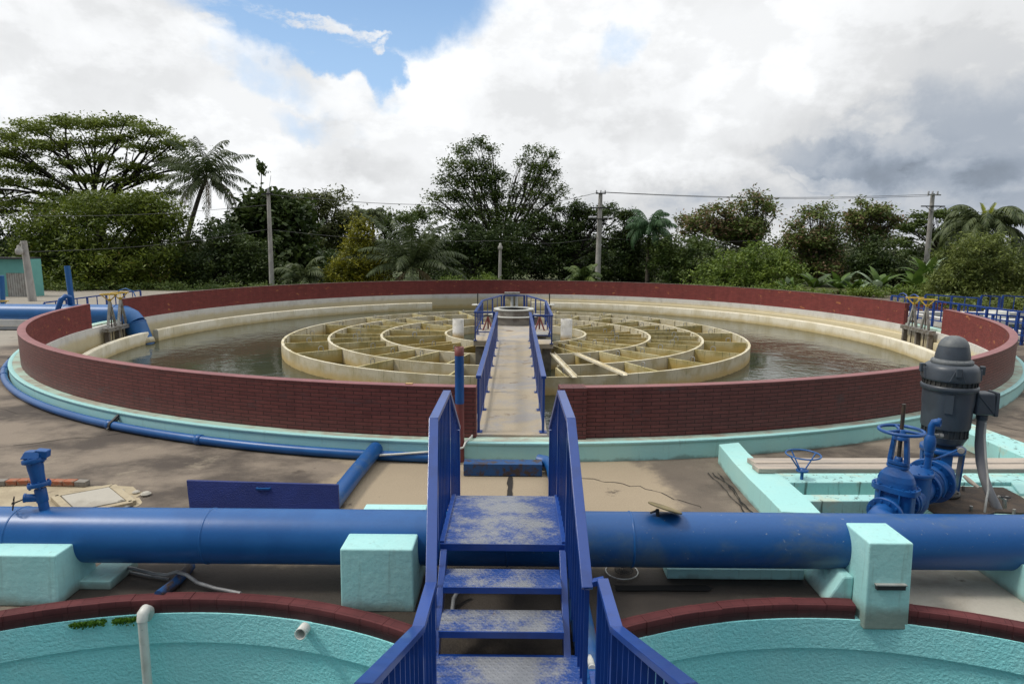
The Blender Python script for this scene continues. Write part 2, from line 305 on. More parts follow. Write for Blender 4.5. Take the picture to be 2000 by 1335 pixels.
def yard_mat():
    m = bpy.data.materials.new('yard'); m.use_nodes = True; k = NT(m.node_tree)
    tc = k.new('ShaderNodeTexCoord').outputs['Object']
    sp = k.new('ShaderNodeSeparateXYZ'); k.put(sp.inputs[0], tc)
    wx = k.math('ADD', sp.outputs[0], k.math('MULTIPLY', k.math('SUBTRACT', k.noise(tc, .9, 8, .65), .5), 2.2))
    wyy = k.math('ADD', sp.outputs[1], k.math('MULTIPLY', k.math('SUBTRACT', k.noise(k.mapping(tc, loc=(9, 4, 0)), 1.1, 8, .65), .5), 1.3))
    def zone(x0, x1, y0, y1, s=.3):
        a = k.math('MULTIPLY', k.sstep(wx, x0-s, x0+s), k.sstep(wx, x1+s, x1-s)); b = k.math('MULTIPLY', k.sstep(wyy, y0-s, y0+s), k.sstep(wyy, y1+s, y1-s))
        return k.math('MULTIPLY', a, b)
    big = k.sstep(k.noise(k.mapping(tc, scale=(1, 1.25, 1)), .62, 8, .62), .38, .62)
    c = k.mix(big, (.23, .185, .14, 1), (.070, .054, .042, 1))
    c = k.mix(k.math('MULTIPLY', k.sstep(k.noise(tc, 1.1, 9, .7), .56, .68), .6), c, (.30, .25, .18, 1))
    c = k.mix(k.math('MULTIPLY', zone(-60, -16.8, -5, 60, .8), .75), c, (.33, .30, .25, 1))
    c = k.mix(k.math('MULTIPLY', zone(-2.6, 2.2, 6.2, 12, .25), .9), c, (.35, .28, .19, 1))
    c = k.mix(k.math('MULTIPLY', zone(2.2, 3.0, 6.2, 12, .3), .75), c, (.11, .088, .068, 1))
    c = k.mix(k.math('MULTIPLY', zone(-4.4, 3.4, 3, 6.45, .2), .85), c, (.026, .021, .017, 1))  # soil strip under the main pipe, with the pipe's shade painted in
    c = k.mix(k.math('MULTIPLY', k.sstep(k.noise(tc, 1.7, 9, .7), .60, .68), .8), c, (.055, .04, .03, 1))
    grit = k.noise(tc, 55, 5, .8)
    hs = k.new('ShaderNodeHueSaturation'); k.put(hs.inputs['Color'], c); k.put(hs.inputs['Value'], k.math('ADD', k.math('MULTIPLY', grit, .9), .55))
    p = k.new('ShaderNodeBsdfPrincipled'); k.put(p.inputs['Base Color'], hs.outputs[0]); p.inputs['Roughness'].default_value = .85
    bn = k.new('ShaderNodeBump'); bn.inputs['Strength'].default_value = .6; bn.inputs['Distance'].default_value = .012
    k.put(bn.inputs['Height'], k.math('ADD', k.noise(tc, 30, 6, .7), k.math('MULTIPLY', k.noise(tc, 3, 5), .8))); k.put(p.inputs['Normal'], bn.outputs[0])
    o = k.new('ShaderNodeOutputMaterial'); k.t.links.new(p.outputs[0], o.inputs[0]); MATS['yard'] = m
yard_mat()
def tread_mat():
    m = bpy.data.materials.new('tread_plate'); m.use_nodes = True; k = NT(m.node_tree)
    tc = k.new('ShaderNodeTexCoord').outputs['Object']
    sx = k.new('ShaderNodeSeparateXYZ'); k.put(sx.inputs[0], tc)
    mid = k.math('MULTIPLY', k.sstep(k.math('ABSOLUTE', sx.outputs[0]), .5, .1), .07)
    dust = k.sstep(k.math('ADD', mid, k.math('ADD', k.math('MULTIPLY', k.noise(k.mapping(tc, scale=(1.2, 1.4, 1)), 2.2, 8, .7), .75), k.math('MULTIPLY', k.noise(tc, 45, 4, .7), .25))), .45, .62)
    c = k.mix(dust, (.016, .06, .25, 1), (.25, .26, .28, 1))
    c = k.mix(k.sstep(k.noise(tc, 9, 7, .7), .66, .74), c, (.13, .08, .05, 1))
    p = k.new('ShaderNodeBsdfPrincipled'); k.put(p.inputs['Base Color'], c); p.inputs['Roughness'].default_value = .5
    def lug(rot, off):
        v = k.mapping(tc, rot=(0, 0, R(rot)), scale=(1, 1, 1), loc=(off, off, 0))
        s = k.new('ShaderNodeSeparateXYZ'); k.put(s.inputs[0], v)
        a = k.math('SINE', k.math('MULTIPLY', s.outputs[0], 2*PI/.05)); b_ = k.math('SINE', k.math('MULTIPLY', s.outputs[1], 2*PI/.05))
        return k.math('MULTIPLY', k.sstep(a, .2, .9), k.sstep(b_, -.4, .3))
    h = k.math('MAXIMUM', lug(45, 0), lug(-45, .0125))
    bn = k.new('ShaderNodeBump'); bn.inputs['Strength'].default_value = .8; bn.inputs['Distance'].default_value = .004
    k.put(bn.inputs['Height'], h); k.put(p.inputs['Normal'], bn.outputs[0])
    o = k.new('ShaderNodeOutputMaterial'); k.t.links.new(p.outputs[0], o.inputs[0]); MATS['tread_plate'] = m
tread_mat()
mat('hatch_plate', (.010, .022, .13), (.013, .028, .16), rough=.5, var=.1, bump=.5, bscale=70)
def water_mat(name, col, bs=1.0, stretch=(1, 1, 1), rough=.04):
    m = bpy.data.materials.new(name); m.use_nodes = True; k = NT(m.node_tree)
    tc = k.new('ShaderNodeTexCoord').outputs['Object']
    c = k.mix(k.sstep(k.noise(tc, .25, 4), .35, .65), (*col, 1), (col[0]*1.25, col[1]*1.2, col[2]*1.1, 1))
    p = k.new('ShaderNodeBsdfPrincipled'); k.put(p.inputs['Base Color'], c); p.inputs['Roughness'].default_value = rough
    p.inputs['IOR'].default_value = 1.33
    v = k.mapping(tc, scale=stretch)
    calm = k.sstep(k.noise(tc, .22, 3), .36, .62)
    h = k.math('MULTIPLY', k.math('ADD', k.noise(v, 2.4, 4, .5, .4), k.math('MULTIPLY', k.noise(v, 7.5, 3, .5), .25)), k.math('ADD', k.math('MULTIPLY', calm, .9), .15))
    bn = k.new('ShaderNodeBump'); bn.inputs['Strength'].default_value = bs; bn.inputs['Distance'].default_value = .05
    k.put(bn.inputs['Height'], h); k.put(p.inputs['Normal'], bn.outputs[0])
    o = k.new('ShaderNodeOutputMaterial'); k.t.links.new(p.outputs[0], o.inputs[0]); MATS[name] = m
water_mat('water', (.046, .052, .034), .32, rough=.06)
water_mat('pool_water', (.03, .04, .03), .5)
# ------------------------------------------------------------------ mesh writer
RSC = 1.0        # radius factor used while building round castings
class MB:
    def __init__(s): s.v = []; s.f = []; s.uv = {}; s.sm = set(); s.bev = 0
    def add(s, vs, fs, smooth=False, uvs=None):
        o = len(s.v); s.v += [tuple(p) for p in vs]
        for i, f in enumerate(fs):
            if smooth: s.sm.add(len(s.f))
            if uvs: s.uv[len(s.f)] = uvs[i]
            s.f.append([a+o for a in f])
        return s
    def box(s, x0, x1, y0, y1, z0, z1, taper=(0, 0, 0, 0)):
        a, b, c, d = taper     # shrink of the top at x0, x1, y0, y1
        vs = [(x0, y0, z0), (x1, y0, z0), (x1, y1, z0), (x0, y1, z0), (x0+a, y0+c, z1), (x1-b, y0+c, z1), (x1-b, y1-d, z1), (x0+a, y1-d, z1)]
        return s.add(vs, [(0, 3, 2, 1), (4, 5, 6, 7), (0, 1, 5, 4), (1, 2, 6, 5), (2, 3, 7, 6), (3, 0, 4, 7)])
    def hexa(s, bot, top):
        return s.add(list(bot)+list(top), [(0, 3, 2, 1), (4, 5, 6, 7), (0, 1, 5, 4), (1, 2, 6, 5), (2, 3, 7, 6), (3, 0, 4, 7)])
    def prism(s, poly, z0, z1):
        n = len(poly)
        vs = [(x, y, z0) for x, y in poly]+[(x, y, z1) for x, y in poly]
        return s.add(vs, [tuple(range(n))[::-1], tuple(range(n, 2*n))]+[(i, (i+1) % n, (i+1) % n+n, i+n) for i in range(n)])
    def beam(s, p, q, w, h, up=(0, 0, 1)):   # rectangular bar, h along up
        p, q, up = Vector(p), Vector(q), Vector(up); d = (q-p).normalized()
        side = d.cross(up)
        if side.length < 1e-4: side = Vector((1, 0, 0))
        side.normalize(); u = side.cross(d).normalized()
        c = [side*(i*w/2)+u*(j*h/2) for i, j in ((-1, -1), (1, -1), (1, 1), (-1, 1))]
        return s.hexa([p+x for x in c], [q+x for x in c])
    def tube(s, path, r, n=10, caps=True, closed=False):
        path = [Vector(p) for p in path]; m = len(path)
        rs = [q*RSC for q in (r if isinstance(r, (list, tuple)) else [r]*m)]
        rings = []; prev = None
        for i, p in enumerate(path):
            if closed: d = (path[(i+1) % m]-path[i-1])
            else: d = path[min(i+1, m-1)]-path[max(i-1, 0)]
            d.normalize()
            if prev is None:
                a = Vector((0, 0, 1)) if abs(d.z) < .9 else Vector((1, 0, 0))
                u = d.cross(a).normalized()
            else:
                u = prev-d*prev.dot(d)
                u = u.normalized() if u.length > 1e-6 else d.orthogonal().normalized()
            prev = u; w = d.cross(u)
            rings.append([p+(u*math.cos(t)+w*math.sin(t))*rs[i] for t in [2*PI*j/n for j in range(n)]])
        vs = [q for rg in rings for q in rg]; fs = []
        for i in range(m if closed else m-1):
            j2 = (i+1) % m
            for j in range(n): fs.append((i*n+j, i*n+(j+1) % n, j2*n+(j+1) % n, j2*n+j))
        s.add(vs, fs, smooth=n > 5)
        if caps and not closed:
            s.add(rings[0], [tuple(range(n))[::-1]]); s.add(rings[-1], [tuple(range(n))])
        return s
    def lathe(s, prof, c=(0, 0, 0), axis=(0, 0, 1), n=32, smooth=True, sq=0):
        # prof: list of (radius, height) along the axis; sq squares the section off
        ax = Vector(axis).normalized(); c = Vector(c)
        a = Vector((1, 0, 0)) if abs(ax.x) < .9 else Vector((0, 1, 0))
        u = (a-ax*a.dot(ax)).normalized(); w = ax.cross(u)
        vs = []
        for r, h in prof:
            for j in range(n):
                t = 2*PI*j/n; k = RSC
                if sq: k = 1/((abs(math.cos(t))**sq+abs(math.sin(t))**sq)**(1/sq))
                vs.append(c+ax*h+(u*math.cos(t)+w*math.sin(t))*r*k)
        fs = []
        for i in range(len(prof)-1):
            for j in range(n): fs.append((i*n+j, i*n+(j+1) % n, (i+1)*n+(j+1) % n, (i+1)*n+j))
        s.add(vs, fs, smooth=smooth)
        if prof[0][0] > 1e-4: s.add(vs[:n], [tuple(range(n))[::-1]])
        if prof[-1][0] > 1e-4: s.add(vs[-n:], [tuple(range(n))])
        return s
    def arc(s, cx, cy, r0, r1, z0, z1, a0, a1, n=None, rnd=0, crown=None):
        # curved wall, UV in metres (arc length, height); rnd rounds the two top edges
        n = n or max(4, int(abs(a1-a0)/1.0))
        prof = [(r1, z0), (r1, z1-rnd), (r1-rnd*.35, z1-rnd*.2), (r1-rnd, z1), (r0+rnd, z1), (r0+rnd*.35, z1-rnd*.2), (r0, z1-rnd), (r0, z0)] if rnd else [(r1, z0), (r1, z1), (r0, z1), (r0, z0)]
        m = len(prof); vs = []
        for i in range(n+1):
            a = R(a0+(a1-a0)*i/n)
            for r, z in prof: vs.append((cx+r*math.cos(a), cy+r*math.sin(a), z))
        fs = []; uvs = []
        rm = (r0+r1)/2
        for i in range(n):
            u0 = R(a0+(a1-a0)*i/n)*rm; u1 = R(a0+(a1-a0)*(i+1)/n)*rm
            for j in range(m):
                j2 = (j+1) % m
                fs.append((i*m+j, (i+1)*m+j, (i+1)*m+j2, i*m+j2))
                if abs(prof[j][1]-prof[j2][1]) > 1e-4: uvs.append([(u0, prof[j][1]), (u1, prof[j][1]), (u1, prof[j2][1]), (u0, prof[j2][1])])
                else: uvs.append([(u0, prof[j][0]), (u1, prof[j][0]), (u1, prof[j2][0]), (u0, prof[j2][0])])
        s.add(vs, fs, uvs=uvs, smooth=bool(rnd))
        for i in (0, n):
            idx = [i*m+j for j in range(m)]
            ring = [vs[q] for q in idx]
            uu = [[(p[0] if r_ else p[0], p[1]) for p in prof for r_ in (1,)]]
            s.add(ring, [tuple(range(m)) if i == n else tuple(range(m))[::-1]], uvs=[uu[0] if i == n else uu[0][::-1]])
        return s

def link_mesh(name, vs, fs, m, origin, smooth=None, uv=None):
    me = bpy.data.meshes.new(name)
    me.from_pydata([(p[0]-origin[0], p[1]-origin[1], p[2]-origin[2]) for p in vs], [], fs)
    if smooth:
        me.polygons.foreach_set('use_smooth', [i in smooth for i in range(len(me.polygons))])
    if uv:
        l = me.uv_layers.new(name='UVMap')
        for p in me.polygons:
            u = uv.get(p.index)
            if u:
                for li, c in zip(p.loop_indices, u): l.data[li].uv = c
    me.materials.append(MATS[m]); me.update()
    o = bpy.data.objects.new(name, me); COL.objects.link(o)
    return o

def root_loc(p):
    v = Vector((0, 0, 0))
    while p is not None: v += p.location; p = p.parent
    return v
def build(mb, name, m, parent=None, bevel=0, label=None, seg=2):
    if parent is not None: org = root_loc(parent)
    else:
        xs = [min(p[i] for p in mb.v) for i in range(3)]; xe = [max(p[i] for p in mb.v) for i in range(3)]
        org = Vector(((xs[0]+xe[0])/2, (xs[1]+xe[1])/2, xs[2]))
    o = link_mesh(name, mb.v, mb.f, m, org, mb.sm, mb.uv)
    if parent is not None: o.parent = parent
    else: o.location = org
    if bevel:
        b = o.modifiers.new('bevel', 'BEVEL'); b.width = bevel; b.segments = seg; b.limit_method = 'ANGLE'; b.angle_limit = R(40)
    if label: o['label'] = label
    return o
def tag(o, label, cat, group=None):
    o['label'] = label; o['category'] = cat
    if group: o['group'] = group
    return o
def thing(name, label, cat, loc=(0, 0, 0), group=None):
    o = bpy.data.objects.new(name, None); o.empty_display_size = .2; COL.objects.link(o); o.location = loc
    return tag(o, label, cat, group)
def struct(o, kind='structure'): o['kind'] = kind; return o
def copy_tree(o, parent=None):
    kids = list(o.children)
    c = o.copy(); COL.objects.link(c)
    if parent is not None: c.parent = parent
    for ch in kids: copy_tree(ch, c)
    return c
def circle_pts(c, r, n, a0=0, a1=360, ax=None):
    r = r*RSC
    return [Vector((c[0]+r*math.cos(R(a0+(a1-a0)*i/n)), c[1]+r*math.sin(R(a0+(a1-a0)*i/n)), c[2])) for i in range(n)]
def bolts(mb, c, axis, rad, n, br, bh, ph=0, k=6):
    ax = Vector(axis).normalized(); a = Vector((1, 0, 0)) if abs(ax.x) < .9 else Vector((0, 1, 0))
    u = (a-ax*a.dot(ax)).normalized(); w = ax.cross(u); c = Vector(c)
    for i in range(n):
        t = 2*PI*(i+ph)/n; p = c+(u*math.cos(t)+w*math.sin(t))*rad*RSC
        mb.lathe([(br, -bh), (br, bh)], p, ax, n=k, smooth=False)
    return mb

# ------------------------------------------------------------------ ground
TCX, TCY = .067, 25.93
WATER = -.67
def ring_pts(cx, cy, r, n, a0=0, a1=360):
    return [(cx+r*math.cos(R(a0+(a1-a0)*i/n)), cy+r*math.sin(R(a0+(a1-a0)*i/n))) for i in range(n+(a1-a0 != 360))]
PLX, PRX, PY_, PR = -2.87, 2.84, 1.17, 4.39
def pool_outline(side):
    cx = PLX if side < 0 else PRX; X = -.62 if side < 0 else .72
    a = math.degrees(math.acos((X-cx)/PR))
    if side < 0: pts = ring_pts(cx, PY_, PR, 60, a, 360-a)
    else:
        a = 180-math.degrees(math.acos((cx-X)/PR)); pts = ring_pts(cx, PY_, PR, 60, -a, a)
    return pts
def sheet(name, outer, holes, z, m):
    pts = []; edges = []
    for lp in [outer]+holes:
        o = len(pts); pts += [Vector(p) for p in lp]; edges += [(o+i, o+(i+1) % len(lp)) for i in range(len(lp))]
    vs, es, fs, *_ = delaunay_2d_cdt(pts, edges, [], 1, 1e-5)
    def inside(p, lp):
        c = False; j = len(lp)-1
        for i in range(len(lp)):
            (xi, yi), (xj, yj) = lp[i], lp[j]
            if (yi > p[1]) != (yj > p[1]) and p[0] < (xj-xi)*(p[1]-yi)/(yj-yi)+xi: c = not c
            j = i
        return c
    out = []
    for f in fs:
        c = (sum(vs[i].x for i in f)/len(f), sum(vs[i].y for i in f)/len(f))
        if inside(c, outer) and not any(inside(c, h) for h in holes): out.append(list(f))
    o = link_mesh(name, [(v.x, v.y, z) for v in vs], out, m, (0, 0, 0))
    return struct(o)
YARD = [(-34, -8), (34, -8), (34, 46), (-34, 46)]
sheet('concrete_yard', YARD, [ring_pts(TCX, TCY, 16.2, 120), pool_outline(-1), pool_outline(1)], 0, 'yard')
sheet('grass_field', [(-1500, -300), (1500, -300), (1500, 2500), (-1500, 2500)], [YARD], -.02, 'grass')
def disc(name, cx, cy, r, z, m):
    pts = ring_pts(cx, cy, r, 96); return struct(link_mesh(name, [(x, y, z) for x, y in pts], [list(range(96))], m, (0, 0, 0)))
disc('water', TCX, TCY, 16.05, WATER, 'water')
disc('pool_water', TCX, TCY, 2.84, -.50, 'pool_water')
disc('pool_water', PLX, PY_, 4.3, -1.9, 'pool_water'); disc('pool_water', PRX, PY_, 4.3, -1.9, 'pool_water')
disc('tank_floor', TCX, TCY, 16.1, -2.2, 'grey_concrete')
# pale slabs and a painted shade patch lying on the yard (4 mm sheets)
def patch(name, poly, m, z=.004): return sheet(name, poly, [pool_outline(-1), pool_outline(1)], z, m)
def irregular(poly, amp, seed, sub=6):
    rd = random.Random(seed); out = []
    for i in range(len(poly)):
        a, b = Vector(poly[i]), Vector(poly[(i+1) % len(poly)])
        for k in range(sub):
            p = a.lerp(b, k/sub); out.append((p.x+rd.uniform(-amp, amp), p.y+rd.uniform(-amp, amp)))
    return out
patch('pale_pavement', irregular([(3.66, 4.6), (6.5, 4.2), (6.6, 6.6), (3.66, 6.6)], .02, 3), 'pale_slab', .010)
patch('yard_slab', irregular([(-7.6, 7.3), (-4.85, 7.45), (-4.8, 7.9), (-5.2, 8.35), (-7.6, 8.5)], .06, 5), 'sand_slab')
patch('stair_shade_patch', irregular([(-1.2, 3.9), (.6, 3.9), (.6, 5.4), (-1.2, 5.4)], .02, 15), 'shade_painted_soil', .006)  # dark sheet under the stair, painting the stair's shade onto the ground
# ------------------------------------------------------------------ the round tank
def A(mb, *a, **k): return mb.arc(TCX, TCY, *a, **k)
t = thing('tank_plinth', 'pale green painted concrete plinth ringing the foot of the round brick parapet', 'plinth', (TCX, TCY, 0))
build(A(MB(), 16.155, 16.39, -.3, .294, -180, 180, n=220), 'curb', 'teal_paint', t)
build(A(MB(), 16.06, 16.37, .2, .303, -180, 180, n=220), 'plinth_top', 'ledge_top', t)
build(A(MB(), 16.31, 16.402, .262, .307, -180, 180, n=220, rnd=.006), 'curb_edge', 'teal_clean', t)
t = thing('tank_wall', 'white plastered inner wall of the round tank with cream water stains', 'wall', (TCX, TCY, -2.2))
build(A(MB(), 15.9, 16.15, -2.2, .24, -179.2, 180.8, n=260), 'wall_face', 'white_plaster', t)
build(A(MB(), 15.78, 15.905, -2.2, -.12, -100, -8.7, n=120, rnd=.02), 'wall_step', 'white_plaster', t)
build(A(MB(), 15.78, 15.905, -2.2, -.12, -1.1, 93, n=80, rnd=.02), 'wall_step', 'white_plaster', t)
t = thing('overflow_wall', 'low cream concrete overflow weir curving round the inside of the tank', 'wall', (TCX, TCY, -2.2))
build(A(MB(), 14.98, 15.2, -2.2, -.2, -82, 86.3, n=170, rnd=.05), 'weir_wall', 'cream_concrete', t)
build(A(MB(), 14.98, 15.2, -2.2, -.2, 110.6, 178.6, n=70, rnd=.05), 'weir_wall', 'cream_concrete', t)
build(A(MB(), 14.98, 15.2, -2.2, -.2, 181.2, 262, n=80, rnd=.05), 'weir_wall', 'cream_concrete', t)
def parapet(label, a0, a1, inner_edge=True):
    t = thing('brick_parapet', label, 'wall', (TCX+16*math.cos(R((a0+a1)/2)), TCY+16*math.sin(R((a0+a1)/2)), .303), 'curved brick parapets of the round tank')
    build(A(MB(), 16.056, 16.14, .305, 1.115, a0, a1), 'outer_brickwork', 'brick_painted', t)
    build(A(MB(), 15.97, 16.054, .242, 1.115, a0, a1), 'inner_brickwork', 'brick_inner', t)
    return t
t = parapet('dark red brick parapet along the near left of the tank', -170.8, -92.2)
build(A(MB(), 15.965, 16.145, 1.116, 1.135, -170.8, -92.2, rnd=.005), 'coping', 'coping_red', t)
build(A(MB(), 16.0, 16.06, 1.1355, 1.150, -96.3, -95.9, n=3), 'chipped_brick', 'ochre', t)
t = parapet('dark red brick parapet along the near right of the tank behind the grey motor', -87.4, -8.9)
build(A(MB(), 15.965, 16.145, 1.116, 1.135, -87.4, -8.9, rnd=.005), 'coping', 'coping_red', t)
build(A(MB(), 15.90, 16.20, .306, 1.138, -87.5, -86.0, n=3), 'end_pier', 'brick_painted', t)
t = parapet('long brick parapet curving across the far side of the tank below the trees', .6, 180.8)
build(A(MB(), 15.965, 16.145, 1.116, 1.135, .6, 180.8, rnd=.005), 'coping', 'old_coping', t)

# ---- baffle basin in the middle
rnd = random.Random(5)
t = thing('baffle_basin', 'cream concrete flocculation basin of concentric rings and radial baffles', 'basin', (TCX, TCY, -2.2))
BT = -.17
def ringwall(r, a0, a1, n=120, m='ring_concrete', th=.085, ribs=()):
    mb = MB(); A(mb, r-th/2, r+th/2, -2.2, BT, a0, a1, n=n)
    for a in ribs:
        A(mb, r-th/2-.045, r-th/2+.002, -2.2, BT-.012, a-.35*9/r, a+.35*9/r, n=1)
    return build(mb, 'ring_wall', m, t)
ribs = lambda n, off: [360*i/n+off for i in range(n)]
RG = [9.04, 7.40, 5.41, 2.86]
ringwall(RG[0], -90, 270, 72, ribs=ribs(38, 3)); ringwall(RG[1], -80.3, 267, 64, ribs=ribs(50, 2)); ringwall(RG[2], -90, 270, 96, ribs=ribs(44, 4)); ringwall(RG[3], -90, 270, 72, ribs=())
BAF = [(0, 1, [-173.5, -158.5, -143, -121, -102.2, 163, 145, 127, 110, -80.6, -63, -48, -33, -15.8, 1.5, 19, 37.5, 56, 75]),
       (1, 2, [170.6, -177.7, -165, -153.2, -141, -130, -118.3, -106.3, 160, 149, 137, 124, 110, -68.5, -58.5, -48, -37.4, -25.5, -15, -5, 4.5, 15, 26, 37, 50, 64]),
       (2, 3, [172, 158, -179, -165, -149, -136.6, -121.6, 144, 130, 112, -66, -56, -45.6, -34.6, -25, -14.5, -4, 8, 20, 33.5, 48, 62])]
for i0, i1, angs in BAF:
    for a in angs:
        ra, rb = RG[i0]-.05, RG[i1]+.05
        c, s_ = math.cos(R(a)), math.sin(R(a))
        dz = rnd.choice((0, 0, -.02, -.05)) if i0 < 2 else rnd.choice((-.02, -.05, -.12, -.16))
        p = (TCX+ra*c, TCY+ra*s_); q = (TCX+rb*c, TCY+rb*s_)
        mb = MB(); mb.hexa(*[[(p[0]-s_*w, p[1]+c*w, z) for w in (-.03, .03)]+[(q[0]-s_*w, q[1]+c*w, z) for w in (.03, -.03)] for z in (-2.2, BT-.004+dz)])
        b = build(mb, 'baffle', 'baffle_concrete', t)
        for fr in ([.5] if i0 else [rnd.uniform(.4, .6)]):
            hx, hy = p[0]+(q[0]-p[0])*fr, p[1]+(q[1]-p[1])*fr; w = .075; z0 = BT-.01+dz
            build(MB().tube([(hx-c*w, hy-s_*w, z0), (hx-c*w, hy-s_*w, z0+.12), (hx-c*w*.6, hy-s_*w*.6, z0+.16), (hx+c*w*.6, hy+s_*w*.6, z0+.16), (hx+c*w, hy+s_*w, z0+.12), (hx+c*w, hy+s_*w, z0)], .014, 5), 'lifting_handle', 'galvanised', b)
for a, b, lab in (((1078, 690), (1122, 737), 'cream channel beam laid across the basin rings nearest the footbridge'), ((1123, 691), (1221, 733), 'cream channel beam slanting across two basin rings, the one farther from the footbridge')):
    p, q = wz(*a, BT+.03), wz(*b, BT+.03); mb = MB()
    d = (q-p).normalized(); n_ = Vector((-d.y, d.x, 0))
    mb.beam(p, q, .16, .012); mb.beam(p+n_*.075+Vector((0, 0, .032)), q+n_*.075+Vector((0, 0, .032)), .012, .05); mb.beam(p-n_*.075+Vector((0, 0, .032)), q-n_*.075+Vector((0, 0, .032)), .012, .05)
    tag(build(mb, 'channel_beam', 'cream_concrete'), lab, 'beam', 'loose channel beams on the basin')
for px, py, lab in ((895, 651, 'white standpipe in the foaming pool left of the footbridge'), (1106, 656, 'white standpipe in the foaming pool right of the footbridge')):
    p = wz(px, py, -.5); p.y = min(p.y, 27.0)
    p = wy(px, py, 26.2) if px < 1000 else wy(px, py, 25.6)
    zt = wy(px, 623, p.y).z
    mb = MB().lathe([(.235, -1.2), (.235, zt), (.20, zt), (.20, zt-.5)], (p.x, p.y, 0), n=28)
    tag(build(mb, 'standpipe', 'white_cyl'), lab, 'pipe', 'white standpipes in the central pool')
mb = MB()
for cx_, cy_, r_, sd_ in ((-1.9, 25.2, .75, 1), (2.25, 25.5, .6, 2), (-1.4, 24.4, .5, 3), (1.9, 24.2, .45, 4)):
    rd = random.Random(sd_); pts = [(TCX+cx_+r_*rd.uniform(.6, 1.15)*math.cos(2*PI*i/22), cy_+r_*rd.uniform(.6, 1.15)*math.sin(2*PI*i/22), -.494) for i in range(22)]
    mb.add(pts, [list(range(22))])
o = build(mb, 'foam', 'foam'); struct(o, 'stuff'); tag(o, 'pale foam floating on the central pool round the standpipes', 'foam')
mb = MB()
for px, py, r_, sd_ in ((1118, 700, .5, 5), (1095, 712, .4, 6), (860, 702, .4, 8), (1075, 676, .5, 9)):
    p = wz(px, py, WATER+.006); rd = random.Random(sd_)
    mb.add([(p.x+r_*rd.uniform(.5, 1.2)*math.cos(2*PI*i/18), p.y+r_*rd.uniform(.5, 1.2)*math.sin(2*PI*i/18), WATER+.006) for i in range(18)], [list(range(18))])
o = build(mb, 'foam', 'foam'); struct(o, 'stuff'); tag(o, 'scum and foam floating between the basin rings', 'foam')
p = wz(1113, 684, WATER)
tag(build(MB().lathe([(.2, WATER-.1), (.26, WATER+.05), (.2, WATER+.16), (0, WATER+.2)], (p.x, p.y, 0), n=9), 'foam_block', 'ochre'), 'orange-tan lump of foam afloat beside the footbridge', 'foam')

# ---- footbridge, platform and well
t = thing('footbridge', 'narrow worn concrete footbridge leading to the tank centre', 'footbridge', (0, 17, -2.2))
build(MB().box(-.60, .60, 9.99, 24.2, .12, .304), 'deck', 'deck_concrete', t, .01)
for y in (13.4, 18.2): build(MB().box(-.4, .4, y, y+.3, -2.2, .12), 'pier', 'grey_concrete', t)
t = thing('centre_platform', 'stained concrete platform around the well at the end of the footbridge', 'platform', (0, 24.5, -2.2))
build(MB().prism([(.602, 22.4), (1.3, 22.4), (1.3, 24.9), (.62, 27.7), (-.62, 27.7), (-1.3, 24.9), (-1.3, 20.4), (-.602, 20.4), (-.602, 24.202), (.602, 24.202)], .13, .298), 'slab', 'deck_concrete', t, .01)
build(MB().prism([(.602, 20.4), (1.3, 20.4), (1.3, 21.5), (.602, 21.5)], .05, .20), 'slab', 'deck_concrete', t, .01)
build(MB().prism([(.62, 21.7), (1.2, 21.7), (1.2, 22.38), (.62, 22.38)], .30, .33), 'cover_plate', 'galvanised', t)
for x, y in ((-1.1, 20.6), (1.1, 20.6), (-1.1, 24.4), (1.1, 24.4), (0, 27.2)): build(MB().box(x-.14, x+.14, y-.1, y+.2, -2.2, .05), 'column', 'grey_concrete', t)
t = thing('well', 'mottled grey concrete well with a pale round rim on the centre platform', 'well', (0, 25.3, .3))
build(MB().lathe([(.98, .3), (.98, .60), (.76, .60), (.76, .30)], (0, 25.3, 0), n=48, smooth=False), 'base_ring', 'grey_concrete', t)
build(MB().lathe([(.78, .55), (.78, .84), (.62, .84), (.62, .3)], (0, 25.3, 0), n=48, smooth=False), 'well_shaft', 'grey_concrete', t)
build(MB().lathe([(.62, .845), (.81, .845), (.81, .89), (.62, .89), (.62, .845)], (0, 25.3, 0), n=48, smooth=False), 'rim', 'pvc_white', t)
build(MB().lathe([(1.0, .602), (1.04, .602), (1.04, .63), (.79, .63)], (0, 25.3, 0), n=48, smooth=False), 'lower_rim', 'pvc_white', t)

# ---- railings
def railing(name, label, cat, pts, h=.95, post_every=1.42, bal=.14, base=.3, m='rail_blue', tw=.085, th=.05, low=.14, group=None, loc=None, baluster=True, pw=.06):
    pts = [Vector(p) for p in pts]
    t = thing(name, label, cat, loc or (pts[0].x, pts[0].y, pts[0].z), group)
    up = Vector((0, 0, 1))
    for a, b in zip(pts, pts[1:]):
        build(MB().beam(a+up*(h-th/2), b+up*(h-th/2), tw, th), 'top_rail', m, t, .004)
        build(MB().beam(a+up*low, b+up*low, .035, .03), 'lower_rail', m, t)
        L = (b-a).length; d = (b-a)/L; n = max(1, round(L/post_every))
        for i in range(n+1):
            if i == n and b is not pts[-1]: continue
            p = a+d*(L*i/n)
            p = p+d*(pw/2 if i == 0 else (-pw/2 if i == n else 0))
            build(MB().beam(p, p+up*(h-th-.002), pw*.7, pw*1.5, up=(d.x, d.y, 0)), 'post', m, t)
            build(MB().beam(p, p+up*.012, .12, .14, up=(d.x, d.y, 0)), 'base_plate', m, t)
            if baluster and i < n:
                k = max(1, round(L/n/bal))
                for j in range(1, k):
                    q = a+d*(L*(i+j/k)/n)
                    build(MB().beam(q+up*(low+.0152), q+up*(h-th-.002), .02, .032, up=(d.x, d.y, 0)), 'baluster', m, t)
    return t
g = 'blue railings of the footbridge'
